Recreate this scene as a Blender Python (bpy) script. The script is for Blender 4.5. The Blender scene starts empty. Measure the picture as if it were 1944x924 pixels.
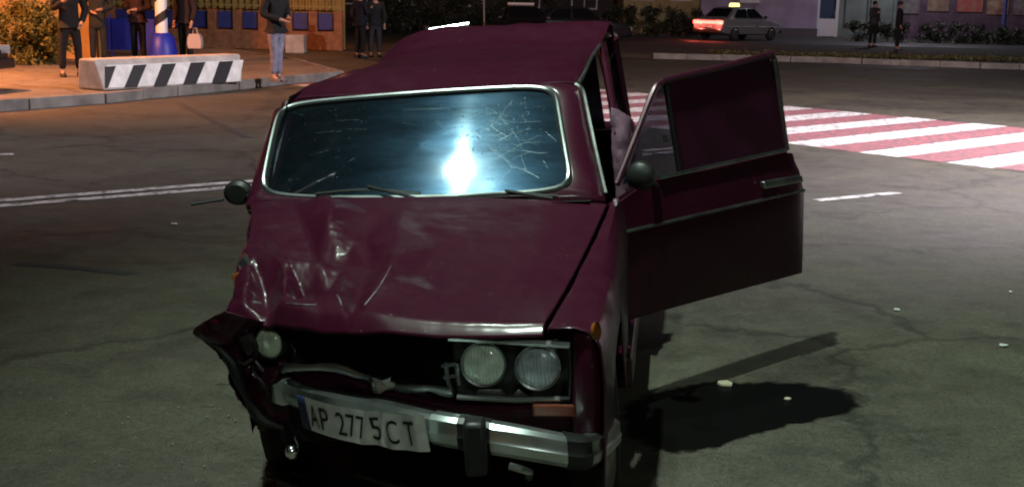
import bpy, bmesh, math, random
import numpy as np
from mathutils import Vector, Matrix, noise as mnoise
random.seed(7); rng = np.random.default_rng(7)
sc = bpy.context.scene
COL = sc.collection
PI = math.pi
# ---------------------------------------------------------------- camera
PW, PH = 1944, 924
FOC, CAMH, PITCH, ROLL = 2354.0, 1.645, 0.194, -0.022
cp, sp, cr, sr = math.cos(PITCH), math.sin(PITCH), math.cos(ROLL), math.sin(ROLL)
RX = Vector((cr, -sr*sp, -sr*cp)); UP = Vector((sr, cr*sp, cr*cp)); FW = Vector((0, cp, -sp))
cam_d = bpy.data.cameras.new('camera'); cam = bpy.data.objects.new('camera', cam_d); COL.objects.link(cam)
cam.matrix_world = Matrix(((RX.x, UP.x, -FW.x, 0), (RX.y, UP.y, -FW.y, 0), (RX.z, UP.z, -FW.z, CAMH), (0, 0, 0, 1)))
cam_d.sensor_width = 36; cam_d.lens = 36*FOC/PW; cam_d.clip_end = 1500; cam_d.clip_start = .05
sc.camera = cam
# ---------------------------------------------------------------- night sky, moon, exposure
wd = bpy.data.worlds.new('World'); sc.world = wd; wd.use_nodes = True
nt = wd.node_tree; bg = nt.nodes['Background']
sky = nt.nodes.new('ShaderNodeTexSky'); sky.sky_type = 'NISHITA'; sky.sun_disc = False
sky.sun_elevation = math.radians(4); sky.sun_rotation = math.radians(200)
nt.links.new(sky.outputs[0], bg.inputs[0]); bg.inputs[1].default_value = 0.003
sd = bpy.data.lights.new('moon', 'SUN'); sd.energy = .01; sd.angle = math.radians(10); sd.color = (.8, .88, 1)
so = bpy.data.objects.new('moon', sd); so.rotation_euler = (math.radians(50), 0, math.radians(-60)); COL.objects.link(so)
sc.view_settings.view_transform = 'Standard'; sc.view_settings.look = 'None'
sc.view_settings.exposure = 0; sc.view_settings.gamma = 1
sc.render.engine = 'CYCLES'
sc.cycles.use_denoising = True; sc.cycles.filter_width = 2.0
sc.cycles.max_bounces = 8; sc.cycles.transparent_max_bounces = 12; sc.cycles.sample_clamp_indirect = 4

# ---------------------------------------------------------------- pixel -> place
def ray(px, py):
    a = (px-PW/2)/FOC; b = -(py-PH/2)/FOC
    return RX*a + UP*b + FW
def G(px, py, z=0):
    d = ray(px, py); t = (z-CAMH)/d.z
    return Vector((d.x*t, d.y*t, z))
def D(px, py, y):                                  # point of a pixel's ray at world depth y
    d = ray(px, py); t = y/d.y
    return Vector((d.x*t, y, CAMH+d.z*t))
CX, CY, YAW, LEAN, DZ = -.479, 3.325, .1234, .070, -.018
def c2w(x, y, z):
    cl, sl = math.cos(LEAN), math.sin(LEAN); x0 = x-.68
    x, z = .68+x0*cl-z*sl, x0*sl+z*cl+DZ
    c, s = math.cos(YAW), math.sin(YAW)
    return Vector((CX+x*c+y*s, CY-x*s+y*c, z))
o_ = c2w(0, 0, 0); ex, ey, ez = c2w(1, 0, 0)-o_, c2w(0, 1, 0)-o_, c2w(0, 0, 1)-o_
CARM = Matrix(((ex.x, ey.x, ez.x, o_.x), (ex.y, ey.y, ez.y, o_.y), (ex.z, ey.z, ez.z, o_.z), (0, 0, 0, 1)))
CARI = CARM.inverted()
CO = CARI @ Vector((0, 0, CAMH))
def cray(px, py): return (CARI.to_3x3() @ ray(px, py))
def C(px, py, x=None, y=None, z=None):             # pixel -> car coordinates, on a plane of constant x, y or z
    d = cray(px, py)
    i, v = (0, x) if x is not None else (1, y) if y is not None else (2, z)
    return CO + d*((v-CO[i])/d[i])
def CPL(px, py, p0, n):
    d = cray(px, py); return CO + d*((p0-CO).dot(n)/d.dot(n))
def pix(cv):                                       # car coordinates -> pixel
    w = CARM @ Vector(cv) - Vector((0, 0, CAMH)); z = w.dot(FW)
    return PW/2+FOC*w.dot(RX)/z, PH/2-FOC*w.dot(UP)/z

# ---------------------------------------------------------------- materials
MATS = {}
def mat(name, col, rough=.6, metal=0, coat=0, emit=None, es=0, var=0, scale=8, bump=0, bscale=60, trans=0, col2=None, spec=.5, detail=5, crough=.08):
    if name in MATS: return MATS[name]
    m = bpy.data.materials.new(name); m.use_nodes = True; n = m.node_tree; b = n.nodes['Principled BSDF']
    b.inputs['Base Color'].default_value = (*col, 1); b.inputs['Roughness'].default_value = rough
    b.inputs['Metallic'].default_value = metal; b.inputs['Coat Weight'].default_value = coat
    b.inputs['Coat Roughness'].default_value = crough
    b.inputs['Transmission Weight'].default_value = trans; b.inputs['Specular IOR Level'].default_value = spec
    if emit: b.inputs['Emission Color'].default_value = (*emit, 1); b.inputs['Emission Strength'].default_value = es
    tc = n.nodes.new('ShaderNodeTexCoord')
    if var or col2:
        t = n.nodes.new('ShaderNodeTexNoise'); t.inputs['Scale'].default_value = scale; t.inputs['Detail'].default_value = detail
        n.links.new(tc.outputs['Object'], t.inputs['Vector'])
        r = n.nodes.new('ShaderNodeValToRGB'); r.color_ramp.elements[0].position = .35; r.color_ramp.elements[1].position = .68
        lo = tuple(c*(1-var) for c in col); hi = col2 or tuple(min(1, c*(1+var)) for c in col)
        r.color_ramp.elements[0].color = (*lo, 1); r.color_ramp.elements[1].color = (*hi, 1)
        n.links.new(t.outputs['Fac'], r.inputs[0]); n.links.new(r.outputs[0], b.inputs['Base Color'])
    if bump:
        t2 = n.nodes.new('ShaderNodeTexNoise'); t2.inputs['Scale'].default_value = bscale; t2.inputs['Detail'].default_value = 4
        n.links.new(tc.outputs['Object'], t2.inputs['Vector'])
        bp = n.nodes.new('ShaderNodeBump'); bp.inputs['Strength'].default_value = bump; bp.inputs['Distance'].default_value = .01
        n.links.new(t2.outputs['Fac'], bp.inputs['Height']); n.links.new(bp.outputs[0], b.inputs['Normal'])
    MATS[name] = m; return m

def asphalt(name, a, b_, rough=.62, dirt=(.10, .095, .062), dirt_amt=.75):
    m = bpy.data.materials.new(name); m.use_nodes = True; n = m.node_tree; b = n.nodes['Principled BSDF']; L = n.links.new
    tc = n.nodes.new('ShaderNodeTexCoord')
    def noise(s, d=6, r=.6):
        t = n.nodes.new('ShaderNodeTexNoise'); t.inputs['Scale'].default_value = s; t.inputs['Detail'].default_value = d
        t.inputs['Roughness'].default_value = r; L(tc.outputs['Object'], t.inputs['Vector']); return t
    def ramp(src, p0, p1, c0, c1):
        r = n.nodes.new('ShaderNodeValToRGB'); e = r.color_ramp.elements
        e[0].position, e[1].position = p0, p1; e[0].color = (*c0, 1); e[1].color = (*c1, 1); L(src, r.inputs[0]); return r
    def mix(f, A, B, typ='MIX'):
        x = n.nodes.new('ShaderNodeMixRGB'); x.blend_type = typ
        if isinstance(f, float): x.inputs[0].default_value = f
        else: L(f, x.inputs[0])
        for k, v in ((1, A), (2, B)):
            if isinstance(v, tuple): x.inputs[k].default_value = (*v, 1)
            else: L(v, x.inputs[k])
        return x.outputs[0]
    big = noise(.55); mid = noise(5, 8, .7); fine = noise(110, 3)
    c = ramp(mid.outputs['Fac'], .3, .72, a, b_).outputs[0]
    dm = ramp(big.outputs['Fac'], .45, .7, (0, 0, 0), (dirt_amt,)*3).outputs[0]
    c = mix(dm, c, dirt)
    g = ramp(fine.outputs['Fac'], .32, .68, (.45, .45, .45), (1.5, 1.5, 1.5)).outputs[0]
    c = mix(.9, c, g, 'MULTIPLY')
    grn = noise(34, 5, .75); g3 = ramp(grn.outputs['Fac'], .34, .66, (.6, .6, .58), (1.4, 1.4, 1.38)).outputs[0]
    c = mix(.8, c, g3, 'MULTIPLY')
    # dark blotches of oil and patches of wear
    bl = noise(2.3, 5, .65); bm = ramp(bl.outputs['Fac'], .52, .68, (1, 1, 1), (.66, .66, .66)).outputs[0]
    c = mix(1.0, c, bm, 'MULTIPLY')
    # cracks
    v = n.nodes.new('ShaderNodeTexVoronoi'); v.feature = 'DISTANCE_TO_EDGE'; v.inputs['Scale'].default_value = .42
    wv = noise(1.6); sc_ = n.nodes.new('ShaderNodeVectorMath'); sc_.operation = 'MULTIPLY_ADD'
    L(wv.outputs['Color'], sc_.inputs[0]); sc_.inputs[1].default_value = (.9, .9, .9); L(tc.outputs['Object'], sc_.inputs[2]); L(sc_.outputs[0], v.inputs['Vector'])
    ck = ramp(v.outputs['Distance'], .002, .02, (.5, .5, .5), (1, 1, 1)).outputs[0]
    c = mix(1.0, c, ck, 'MULTIPLY')
    L(c, b.inputs['Base Color'])
    rr = ramp(big.outputs['Fac'], .35, .7, (rough-.12,)*3, (rough+.18,)*3); L(rr.outputs[0], b.inputs['Roughness'])
    bp = n.nodes.new('ShaderNodeBump'); bp.inputs['Strength'].default_value = .55; bp.inputs['Distance'].default_value = .012
    bp2 = n.nodes.new('ShaderNodeBump'); bp2.inputs['Strength'].default_value = .35; bp2.inputs['Distance'].default_value = .05
    L(fine.outputs['Fac'], bp.inputs['Height']); L(mid.outputs['Fac'], bp2.inputs['Height']); L(bp.outputs[0], bp2.inputs['Normal']); L(bp2.outputs[0], b.inputs['Normal'])
    return m

def paint_worn(name, col, wear=(.07, .068, .066), amt=.39):
    m = bpy.data.materials.new(name); m.use_nodes = True; n = m.node_tree; b = n.nodes['Principled BSDF']; L = n.links.new
    tc = n.nodes.new('ShaderNodeTexCoord'); t = n.nodes.new('ShaderNodeTexNoise'); t.inputs['Scale'].default_value = 9; t.inputs['Detail'].default_value = 9; t.inputs['Roughness'].default_value = .75
    L(tc.outputs['Object'], t.inputs['Vector'])
    r = n.nodes.new('ShaderNodeValToRGB'); r.color_ramp.elements[0].position = amt; r.color_ramp.elements[1].position = amt+.14
    r.color_ramp.elements[0].color = (*wear, 1); r.color_ramp.elements[1].color = (*col, 1)
    L(t.outputs['Fac'], r.inputs[0]); L(r.outputs[0], b.inputs['Base Color']); b.inputs['Roughness'].default_value = .6
    return m

def car_paint(name, col, dust=(.10, .07, .07), coat=.5, rough=.38):
    m = bpy.data.materials.new(name); m.use_nodes = True; n = m.node_tree; b = n.nodes['Principled BSDF']; L = n.links.new
    tc = n.nodes.new('ShaderNodeTexCoord')
    t = n.nodes.new('ShaderNodeTexNoise'); t.inputs['Scale'].default_value = 3.2; t.inputs['Detail'].default_value = 9; t.inputs['Roughness'].default_value = .7
    L(tc.outputs['Object'], t.inputs['Vector'])
    r = n.nodes.new('ShaderNodeValToRGB'); r.color_ramp.elements[0].position = .48; r.color_ramp.elements[1].position = .8
    r.color_ramp.elements[0].color = (*col, 1); r.color_ramp.elements[1].color = (*[.85*c+.15*d for c, d in zip(col, dust)], 1)
    L(t.outputs['Fac'], r.inputs[0]); L(r.outputs[0], b.inputs['Base Color'])
    t2 = n.nodes.new('ShaderNodeTexNoise'); t2.inputs['Scale'].default_value = 14; t2.inputs['Detail'].default_value = 6; L(tc.outputs['Object'], t2.inputs['Vector'])
    r2 = n.nodes.new('ShaderNodeValToRGB'); r2.color_ramp.elements[0].color = (rough-.1,)*3+(1,); r2.color_ramp.elements[1].color = (rough+.2,)*3+(1,)
    L(t2.outputs['Fac'], r2.inputs[0]); L(r2.outputs[0], b.inputs['Roughness'])
    t3 = n.nodes.new('ShaderNodeTexNoise'); t3.inputs['Scale'].default_value = 55; t3.inputs['Detail'].default_value = 3; L(tc.outputs['Object'], t3.inputs['Vector'])
    r3 = n.nodes.new('ShaderNodeValToRGB'); r3.color_ramp.elements[0].position = .72; r3.color_ramp.elements[1].position = .75; r3.color_ramp.elements[0].color = (0, 0, 0, 1); r3.color_ramp.elements[1].color = (1, 1, 1, 1); L(t3.outputs['Fac'], r3.inputs[0])
    mx = n.nodes.new('ShaderNodeMixRGB'); L(r3.outputs[0], mx.inputs[0]); L(r.outputs[0], mx.inputs[1]); mx.inputs[2].default_value = (.11, .075, .075, 1); L(mx.outputs[0], b.inputs['Base Color'])
    b.inputs['Coat Weight'].default_value = coat; b.inputs['Coat Roughness'].default_value = .16; b.inputs['Specular IOR Level'].default_value = .15
    return m

def screen_glass(name, tint, haze, rough, gloss=.07, lobes=()):
    m = bpy.data.materials.new(name); m.use_nodes = True; n = m.node_tree; L = n.links.new
    n.nodes.remove(n.nodes['Principled BSDF']); out = n.nodes['Material Output']
    tr = n.nodes.new('ShaderNodeBsdfTransparent'); tr.inputs[0].default_value = (*tint, 1)
    rf = n.nodes.new('ShaderNodeBsdfRefraction'); rf.inputs['IOR'].default_value = 1.12; rf.inputs['Roughness'].default_value = rough; rf.inputs['Color'].default_value = (.55, .85, 1, 1)
    df = n.nodes.new('ShaderNodeBsdfTranslucent'); df.inputs[0].default_value = (.35, .6, .75, 1)
    dd = n.nodes.new('ShaderNodeBsdfDiffuse'); dd.inputs[0].default_value = (.25, .3, .32, 1)
    gl = n.nodes.new('ShaderNodeBsdfGlossy'); gl.inputs['Roughness'].default_value = .09
    tc = n.nodes.new('ShaderNodeTexCoord'); t = n.nodes.new('ShaderNodeTexNoise'); t.inputs['Scale'].default_value = 6; t.inputs['Detail'].default_value = 9; t.inputs['Roughness'].default_value = .75
    L(tc.outputs['Object'], t.inputs['Vector'])
    r = n.nodes.new('ShaderNodeMapRange'); r.inputs[1].default_value = .3; r.inputs[2].default_value = .75; r.inputs[3].default_value = haze*.35; r.inputs[4].default_value = haze*1.6
    L(t.outputs['Fac'], r.inputs[0])
    m0 = n.nodes.new('ShaderNodeMixShader'); m0.inputs[0].default_value = .10; L(rf.outputs[0], m0.inputs[1]); L(df.outputs[0], m0.inputs[2])
    m3 = n.nodes.new('ShaderNodeMixShader'); m3.inputs[0].default_value = .12; L(m0.outputs[0], m3.inputs[1]); L(dd.outputs[0], m3.inputs[2])
    m1 = n.nodes.new('ShaderNodeMixShader'); L(r.outputs[0], m1.inputs[0]); L(tr.outputs[0], m1.inputs[1]); L(m3.outputs[0], m1.inputs[2])
    m2 = n.nodes.new('ShaderNodeMixShader'); m2.inputs[0].default_value = gloss; L(m1.outputs[0], m2.inputs[1]); L(gl.outputs[0], m2.inputs[2])
    last = m2
    for w_, r_, c_, an_ in lobes:                          # smeared dust film; glare bloom put into wider, blue-tinted reflections
        g2 = n.nodes.new('ShaderNodeBsdfGlossy'); g2.inputs['Roughness'].default_value = r_; g2.inputs['Color'].default_value = (*c_, 1); g2.inputs['Anisotropy'].default_value = an_
        tv = n.nodes.new('ShaderNodeCombineXYZ'); tv.inputs[0].default_value, tv.inputs[1].default_value, tv.inputs[2].default_value = ex.x, ex.y, ex.z; L(tv.outputs[0], g2.inputs['Tangent'])   # wiped along the car's width, so the glare stretches up the glass
        m4 = n.nodes.new('ShaderNodeMixShader'); L(last.outputs[0], m4.inputs[1]); L(g2.outputs[0], m4.inputs[2]); last = m4
        mr_ = n.nodes.new('ShaderNodeMapRange'); mr_.inputs[1].default_value = .3; mr_.inputs[2].default_value = .7; mr_.inputs[3].default_value = w_*.45; mr_.inputs[4].default_value = w_*1.6
        tw = n.nodes.new('ShaderNodeTexNoise'); tw.inputs['Scale'].default_value = 7; tw.inputs['Detail'].default_value = 8; tw.inputs['Roughness'].default_value = .7
        mp = n.nodes.new('ShaderNodeMapping'); mp.inputs['Scale'].default_value = (.5, 2.2, 2.2); mp.inputs['Rotation'].default_value = (0, .5, 0)
        L(tc.outputs['Object'], mp.inputs['Vector']); L(mp.outputs[0], tw.inputs['Vector']); L(tw.outputs['Fac'], mr_.inputs[0]); L(mr_.outputs[0], m4.inputs[0])
    L(last.outputs[0], out.inputs['Surface']); return m

def leafmat(name, a, b_):
    m = mat(name, a, .55, var=0, col2=b_, scale=3.5)
    b = m.node_tree.nodes['Principled BSDF']; b.inputs['Subsurface Weight'].default_value = 0
    return m

# ---------------------------------------------------------------- mesh helpers
class MB:
    def __init__(s): s.v = []; s.f = []
    def add(s, v, f):
        o = len(s.v); s.v += [tuple(p) for p in v]; s.f += [tuple(i+o for i in q) for q in f]; return s
    def grid(s, P, closed_u=False, closed_v=False):
        m, n = len(P), len(P[0]); v = [tuple(p) for r in P for p in r]; f = []
        for i in range(m if closed_u else m-1):
            for j in range(n if closed_v else n-1):
                i2, j2 = (i+1) % m, (j+1) % n
                f.append((i*n+j, i*n+j2, i2*n+j2, i2*n+j))
        return s.add(v, f)
    def box(s, c, d, rot=None, taper=1.0):
        v = []
        for k in (-1, 1):
            t = taper if k > 0 else 1
            for (a, b) in ((-1, -1), (1, -1), (1, 1), (-1, 1)):
                p = Vector((a*d[0]/2*t, b*d[1]/2*t, k*d[2]/2))
                if rot: p = rot @ p
                v.append(Vector(c)+p)
        return s.add(v, [(3, 2, 1, 0), (4, 5, 6, 7), (0, 1, 5, 4), (1, 2, 6, 5), (2, 3, 7, 6), (3, 0, 4, 7)])
    def prism(s, poly, off):
        n = len(poly); off = Vector(off); v = [Vector(p) for p in poly]+[Vector(p)+off for p in poly]
        return s.add(v, [tuple(range(n))[::-1], tuple(range(n, 2*n))]+[(i, (i+1) % n, n+(i+1) % n, n+i) for i in range(n)])
    def tube(s, path, r, seg=8, closed=False, sx=1.0, upv=None):
        P = [Vector(p) for p in path]; n = len(P); R = r if isinstance(r, (list, tuple)) else [r]*n; rings = []
        for i, p in enumerate(P):
            a = P[(i-1) % n] if (closed or i > 0) else p; b = P[(i+1) % n] if (closed or i < n-1) else p
            t = (b-a).normalized(); u = Vector(upv) if upv else (Vector((0, 0, 1)) if abs(t.z) < .9 else Vector((1, 0, 0)))
            x = t.cross(u).normalized(); y = x.cross(t).normalized()
            rings.append([p+(x*math.cos(q)*sx+y*math.sin(q))*R[i] for q in [2*PI*k/seg for k in range(seg)]])
        s.grid(rings, closed_u=closed, closed_v=True)
        if not closed:
            o = len(s.v)-n*seg
            s.f.append(tuple(range(o, o+seg))); s.f.append(tuple(range(o+(n-1)*seg, o+n*seg))[::-1])
        return s
    def lathe(s, prof, c, ax, seg=20, xdir=None):     # prof: (radius, along)
        ax = Vector(ax).normalized(); u = ax.cross(Vector((0, 0, 1)) if abs(ax.z) < .9 else Vector((1, 0, 0))).normalized(); w = ax.cross(u); c = Vector(c)
        return s.grid([[c+ax*h+(u*math.cos(q)+w*math.sin(q))*r for q in [2*PI*k/seg for k in range(seg)]] for r, h in prof], closed_v=True)
    def build(s, name, m, parent=None, smooth=True, solid=0, bevel=0, angle=35):
        me = bpy.data.meshes.new(name); me.from_pydata(s.v, [], s.f); me.validate(); me.update()
        bm = bmesh.new(); bm.from_mesh(me); bmesh.ops.remove_doubles(bm, verts=bm.verts, dist=1e-6); bmesh.ops.recalc_face_normals(bm, faces=bm.faces); bm.to_mesh(me); bm.free()
        o = bpy.data.objects.new(name, me); COL.objects.link(o)
        if m: me.materials.append(m)
        if smooth: me.shade_smooth(); me.set_sharp_from_angle(angle=math.radians(angle))
        if parent is not None: o.parent = parent
        if solid: md = o.modifiers.new('thick', 'SOLIDIFY'); md.thickness = solid; md.offset = -1
        if bevel: md = o.modifiers.new('bevel', 'BEVEL'); md.width = bevel; md.segments = 2; md.limit_method = 'ANGLE'
        return o
def tag(o, label, cat=None, group=None, kind=None):
    if label: o['label'] = label
    if cat: o['category'] = cat
    if group: o['group'] = group
    if kind: o['kind'] = kind
    return o
def thing(name, label, cat, loc=(0, 0, 0), rz=0, group=None):
    o = bpy.data.objects.new(name, None); COL.objects.link(o); o.location = loc; o.rotation_euler = (0, 0, rz); o.empty_display_size = .2
    return tag(o, label, cat, group)
def copy_tree(o, parent=None):
    c = o.copy(); COL.objects.link(c); c.parent = parent
    for ch in list(o.children): copy_tree(ch, c)
    return c
def light(name, kind, loc, col, e, parent=None, rad=.1, aim=None, spot=None, blend=.5):
    d = bpy.data.lights.new(name, kind); d.energy = e; d.color = col; d.shadow_soft_size = rad
    if spot: d.spot_size = math.radians(spot); d.spot_blend = blend
    o = bpy.data.objects.new(name, d); COL.objects.link(o); o.location = loc
    if aim is not None: o.rotation_euler = (Vector(aim)-Vector(loc)).to_track_quat('-Z', 'Y').to_euler()
    if parent is not None: o.parent = parent; o.matrix_parent_inverse = parent.matrix_world.inverted() if False else Matrix.Identity(4)
    return o
def crom(P, n):                                     # Catmull-Rom through points, n samples
    P = [Vector(p) for p in P]; m = len(P)-1; out = []
    for k in range(n):
        t = k/(n-1)*m; i = min(int(t), m-1); f = t-i
        p0, p1, p2, p3 = P[max(i-1, 0)], P[i], P[i+1], P[min(i+2, m)]
        out.append(.5*((2*p1)+(p2-p0)*f+(2*p0-5*p1+4*p2-p3)*f*f+(3*p1-p0-3*p2+p3)*f**3))
    return out
def net(rows, nu, nv):                              # smooth sheet through a net of control points
    A = [crom(r, nu) for r in rows]; cols = list(zip(*A)); B = [crom(c, nv) for c in cols]
    return [list(r) for r in zip(*B)]
def fbm(p, s, o=4): return mnoise.fractal(Vector(p)*s, .9, 2.1, o)
def displace(P, fn):                                # push a grid along its own normals
    m, n = len(P), len(P[0]); out = []
    for i in range(m):
        r = []
        for j in range(n):
            du = P[i][min(j+1, n-1)]-P[i][max(j-1, 0)]; dv = P[min(i+1, m-1)][j]-P[max(i-1, 0)][j]
            nn = du.cross(dv)
            nn = nn.normalized() if nn.length > 1e-9 else Vector((0, 0, 1))
            r.append(P[i][j]+fn(P[i][j], nn, j/(n-1), i/(m-1)))
        out.append(r)
    return out
def segd(p, a, b):                                  # distance to a segment in 2-D
    ax, ay = a; bx, by = b; dx, dy = bx-ax, by-ay; t = max(0, min(1, ((p[0]-ax)*dx+(p[1]-ay)*dy)/(dx*dx+dy*dy+1e-9)))
    ex_, ey_ = p[0]-ax-dx*t, p[1]-ay-dy*t
    return math.hypot(ex_, ey_), (dx*(p[1]-ay)-dy*(p[0]-ax))
def polyd(p, L): return min((segd(p, L[i], L[i+1]) for i in range(len(L)-1)), key=lambda q: q[0])

# ================================================================ SETTING
M_road = asphalt('asphalt', (.040, .037, .028), (.095, .087, .068))
M_patch = asphalt('asphalt_dark', (.022, .022, .022), (.038, .038, .036), dirt_amt=.1)
M_pave = asphalt('paving', (.16, .14, .12), (.26, .23, .2), dirt=(.12, .1, .08), rough=.7)
M_kerb = mat('kerb', (.20, .19, .17), .8, var=.3, scale=3, bump=.3, bscale=30)
M_white = paint_worn('road_white', (.62, .62, .60)); M_red = paint_worn('road_red', (.38, .12, .14), wear=(.12, .09, .09), amt=.44)
M_soil = mat('soil', (.022, .020, .014), .9, col2=(.045, .042, .026), scale=2, bump=.6, bscale=12)

def sheet(name, pts, z, m, parent=None, label=None, kind=None, smooth=False):
    o = MB().add([(p[0], p[1], z) for p in pts], [tuple(range(len(pts)))]).build(name, m, parent, smooth=False)
    return tag(o, label, kind=kind)
road = sheet('road', [(-160, -60), (200, -60), (200, 260), (-160, 260)], 0, M_road, kind='structure')
# double centre line
def strip(a, b, w, name='painted_line', m=M_white, z=.004):
    a, b = Vector(a[:2]), Vector(b[:2]); n = Vector((-(b-a).y, (b-a).x)).normalized()*w/2
    return sheet(name, [a-n, b-n, b+n, a+n], z, m, road)
ax0, ax1 = G(0, 386), G(1240, 288.5); dline = (ax1-ax0).normalized(); nline = Vector((-dline.y, dline.x, 0))
for s in (-.125, .125):
    strip(ax0-dline*22+nline*s, ax0+dline*6.9+nline*s, .13)
    strip(ax0+dline*7.0+nline*s, ax0+dline*8.4+nline*s, .13)
strip(G(1550, 381), G(1704, 366), .11)
strip(G(1550, 381)+dline*-5.2, G(1550, 381)+dline*-4.0, .11)
strip(G(-150, 301), G(26, 293), .13)
# zebra crossing, white and red bars
cwo = Vector((3.60, 14.70)); cu = Vector((.735, .678)).normalized(); cw_ = Vector((cu.y, -cu.x))
for k in range(-11, 6):
    for m, o0 in ((M_white, -.52), (M_red, .02)):
        L0 = random.uniform(-.05, .05); b0 = cwo+cw_*(1.09*k+o0); w = .53
        sheet('crossing_bar', [b0+cu*L0, b0+cw_*w+cu*L0, b0+cw_*w+cu*(4.75+L0), b0+cu*(4.75+L0)], .004 if m == M_white else .0045, m, road)
# older dark patch, tyre marks and a near-black patch on the road
M_tyremark = mat('tyre_mark', (.030, .030, .029), .75, col2=(.05, .05, .049), scale=30)
for pts, w in (([(30, 500), (140, 508), (250, 520)], .09), ([(340, 195), (395, 225), (470, 262)], .10)):
    g = crom([G(*q) for q in pts], 14)
    for a, b in zip(g, g[1:]): strip(a, b, w, 'tyre_mark', M_tyremark, .0035)
def blob(c, pts, n=64, amp=.08):
    out = []
    L = [Vector(p) for p in pts]; m = len(L)
    for k in range(n):
        t = k/n*m; i = int(t); f = t-i
        p0, p1, p2, p3 = L[(i-1) % m], L[i % m], L[(i+1) % m], L[(i+2) % m]
        q = .5*((2*p1)+(p2-p0)*f+(2*p0-5*p1+4*p2-p3)*f*f+(3*p1-p0-3*p2+p3)*f**3)
        e = fbm((q.x*4, q.y*4, 0), 2.2)*amp; d = (q-c).normalized() if (q-c).length else Vector((0, 0, 0))
        out.append(q+d*e)
    return out
patch_pts = [G(*q) for q in ((1195, 770), (1260, 742), (1340, 728), (1430, 726), (1530, 728), (1600, 748), (1632, 768), (1590, 790), (1500, 808), (1420, 828), (1330, 856), (1240, 850), (1190, 820))]
cen_ = sum(patch_pts, Vector())/len(patch_pts); edge = [Vector((p[0], p[1], 0)) for p in blob(cen_, patch_pts, 120, .035)]
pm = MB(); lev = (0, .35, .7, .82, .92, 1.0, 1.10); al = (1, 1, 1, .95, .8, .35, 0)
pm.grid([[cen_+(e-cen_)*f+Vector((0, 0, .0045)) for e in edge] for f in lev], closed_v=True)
me_ = bpy.data.meshes.new('black_patch'); me_.from_pydata(pm.v, [], pm.f); at_ = me_.attributes.new('cover', 'FLOAT', 'POINT')
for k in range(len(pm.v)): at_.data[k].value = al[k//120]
M_bpatch = bpy.data.materials.new('bpatch'); M_bpatch.use_nodes = True; n_ = M_bpatch.node_tree; b_o = n_.nodes['Principled BSDF']; b_o.inputs['Base Color'].default_value = (.003, .0033, .003, 1); b_o.inputs['Roughness'].default_value = .42; b_o.inputs['Specular IOR Level'].default_value = .12
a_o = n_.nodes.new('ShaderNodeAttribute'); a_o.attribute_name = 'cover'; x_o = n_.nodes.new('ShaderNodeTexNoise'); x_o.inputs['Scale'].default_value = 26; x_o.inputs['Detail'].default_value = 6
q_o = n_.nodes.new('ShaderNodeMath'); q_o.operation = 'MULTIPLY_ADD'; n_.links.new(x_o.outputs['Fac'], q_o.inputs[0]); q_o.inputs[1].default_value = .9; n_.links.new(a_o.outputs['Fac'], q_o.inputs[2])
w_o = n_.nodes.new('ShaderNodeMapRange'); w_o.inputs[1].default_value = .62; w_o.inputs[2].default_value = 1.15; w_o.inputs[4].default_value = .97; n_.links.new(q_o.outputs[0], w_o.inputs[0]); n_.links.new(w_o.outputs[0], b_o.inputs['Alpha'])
bpatch = bpy.data.objects.new('black_patch', me_); COL.objects.link(bpatch); me_.materials.append(M_bpatch); bpatch.parent = road; tag(bpatch, 'black soft-edged patch spread on the asphalt')  # just a near-black patch, fading out at its rim
# ---- island with kerb on the far left corner
M_isl = M_pave
isl = [(-7.35, 16.6), (-6.9, 17.35), (-6.24, 18.55), (-5.3, 21.0), (-4.33, 23.55), (-3.62, 25.2), (-4.3, 27.2), (-5.65, 30.6), (-9.2, 36.2), (-16, 38.5), (-40, 40), (-40, 14.0), (-14, 15.6)]
pv = MB().prism([(x, y, -.02) for x, y in isl], (0, 0, .15)).build('pavement', M_isl, smooth=False); tag(pv, None, kind='structure')
def kerbline(pts, parent, w=.16, h=.155):
    for a, b in zip(pts, pts[1:]):
        a, b = Vector(a), Vector(b); L = (b-a).length; n = max(1, int(round(L/1.0))); d = (b-a).normalized(); ang = math.atan2(d.y, d.x)
        for k in range(n):
            c = a+d*((k+.5)*L/n); c3 = (c.x+random.uniform(-.01, .01), c.y+random.uniform(-.01, .01), h/2-.01+random.uniform(-.006, .006))
            MB().box(c3, (L/n-.012, w, h+.02), Matrix.Rotation(ang+random.uniform(-.01, .01), 3, 'Z')).build('kerb_stone', M_kerb, parent, smooth=False, bevel=.012)
kerbline([Vector(q)+Vector((.08, -.03)) for q in isl[0:9]], pv)
# ---- far pavement and verge on the right
far = [(3.0, 38.0), (4.1, 37.6), (9.2, 37.5), (13.3, 36.0), (16.5, 35.6), (60, 34), (120, 60), (120, 160), (-30, 160), (-12, 75), (-1, 60)]
pf = MB().prism([(x, y, -.02) for x, y in far], (0, 0, .14)).build('verge', M_soil, smooth=False); tag(pf, None, kind='structure')
kerbline([Vector((x, y-.08)) for x, y in far[1:5]]+[Vector((30, 35.0))], pf, .18, .17)
sheet('side_street', [(2.5, 50.5), (60, 51.0), (60, 57.0), (2.0, 56.5)], .124, M_patch, None, kind='structure')
sheet('driveway', [(-5.4, 31), (-2.6, 27.0), (4.0, 38), (-2, 60), (-14, 60), (-9.0, 36.4)], .004, M_road, None, kind='structure')

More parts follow.
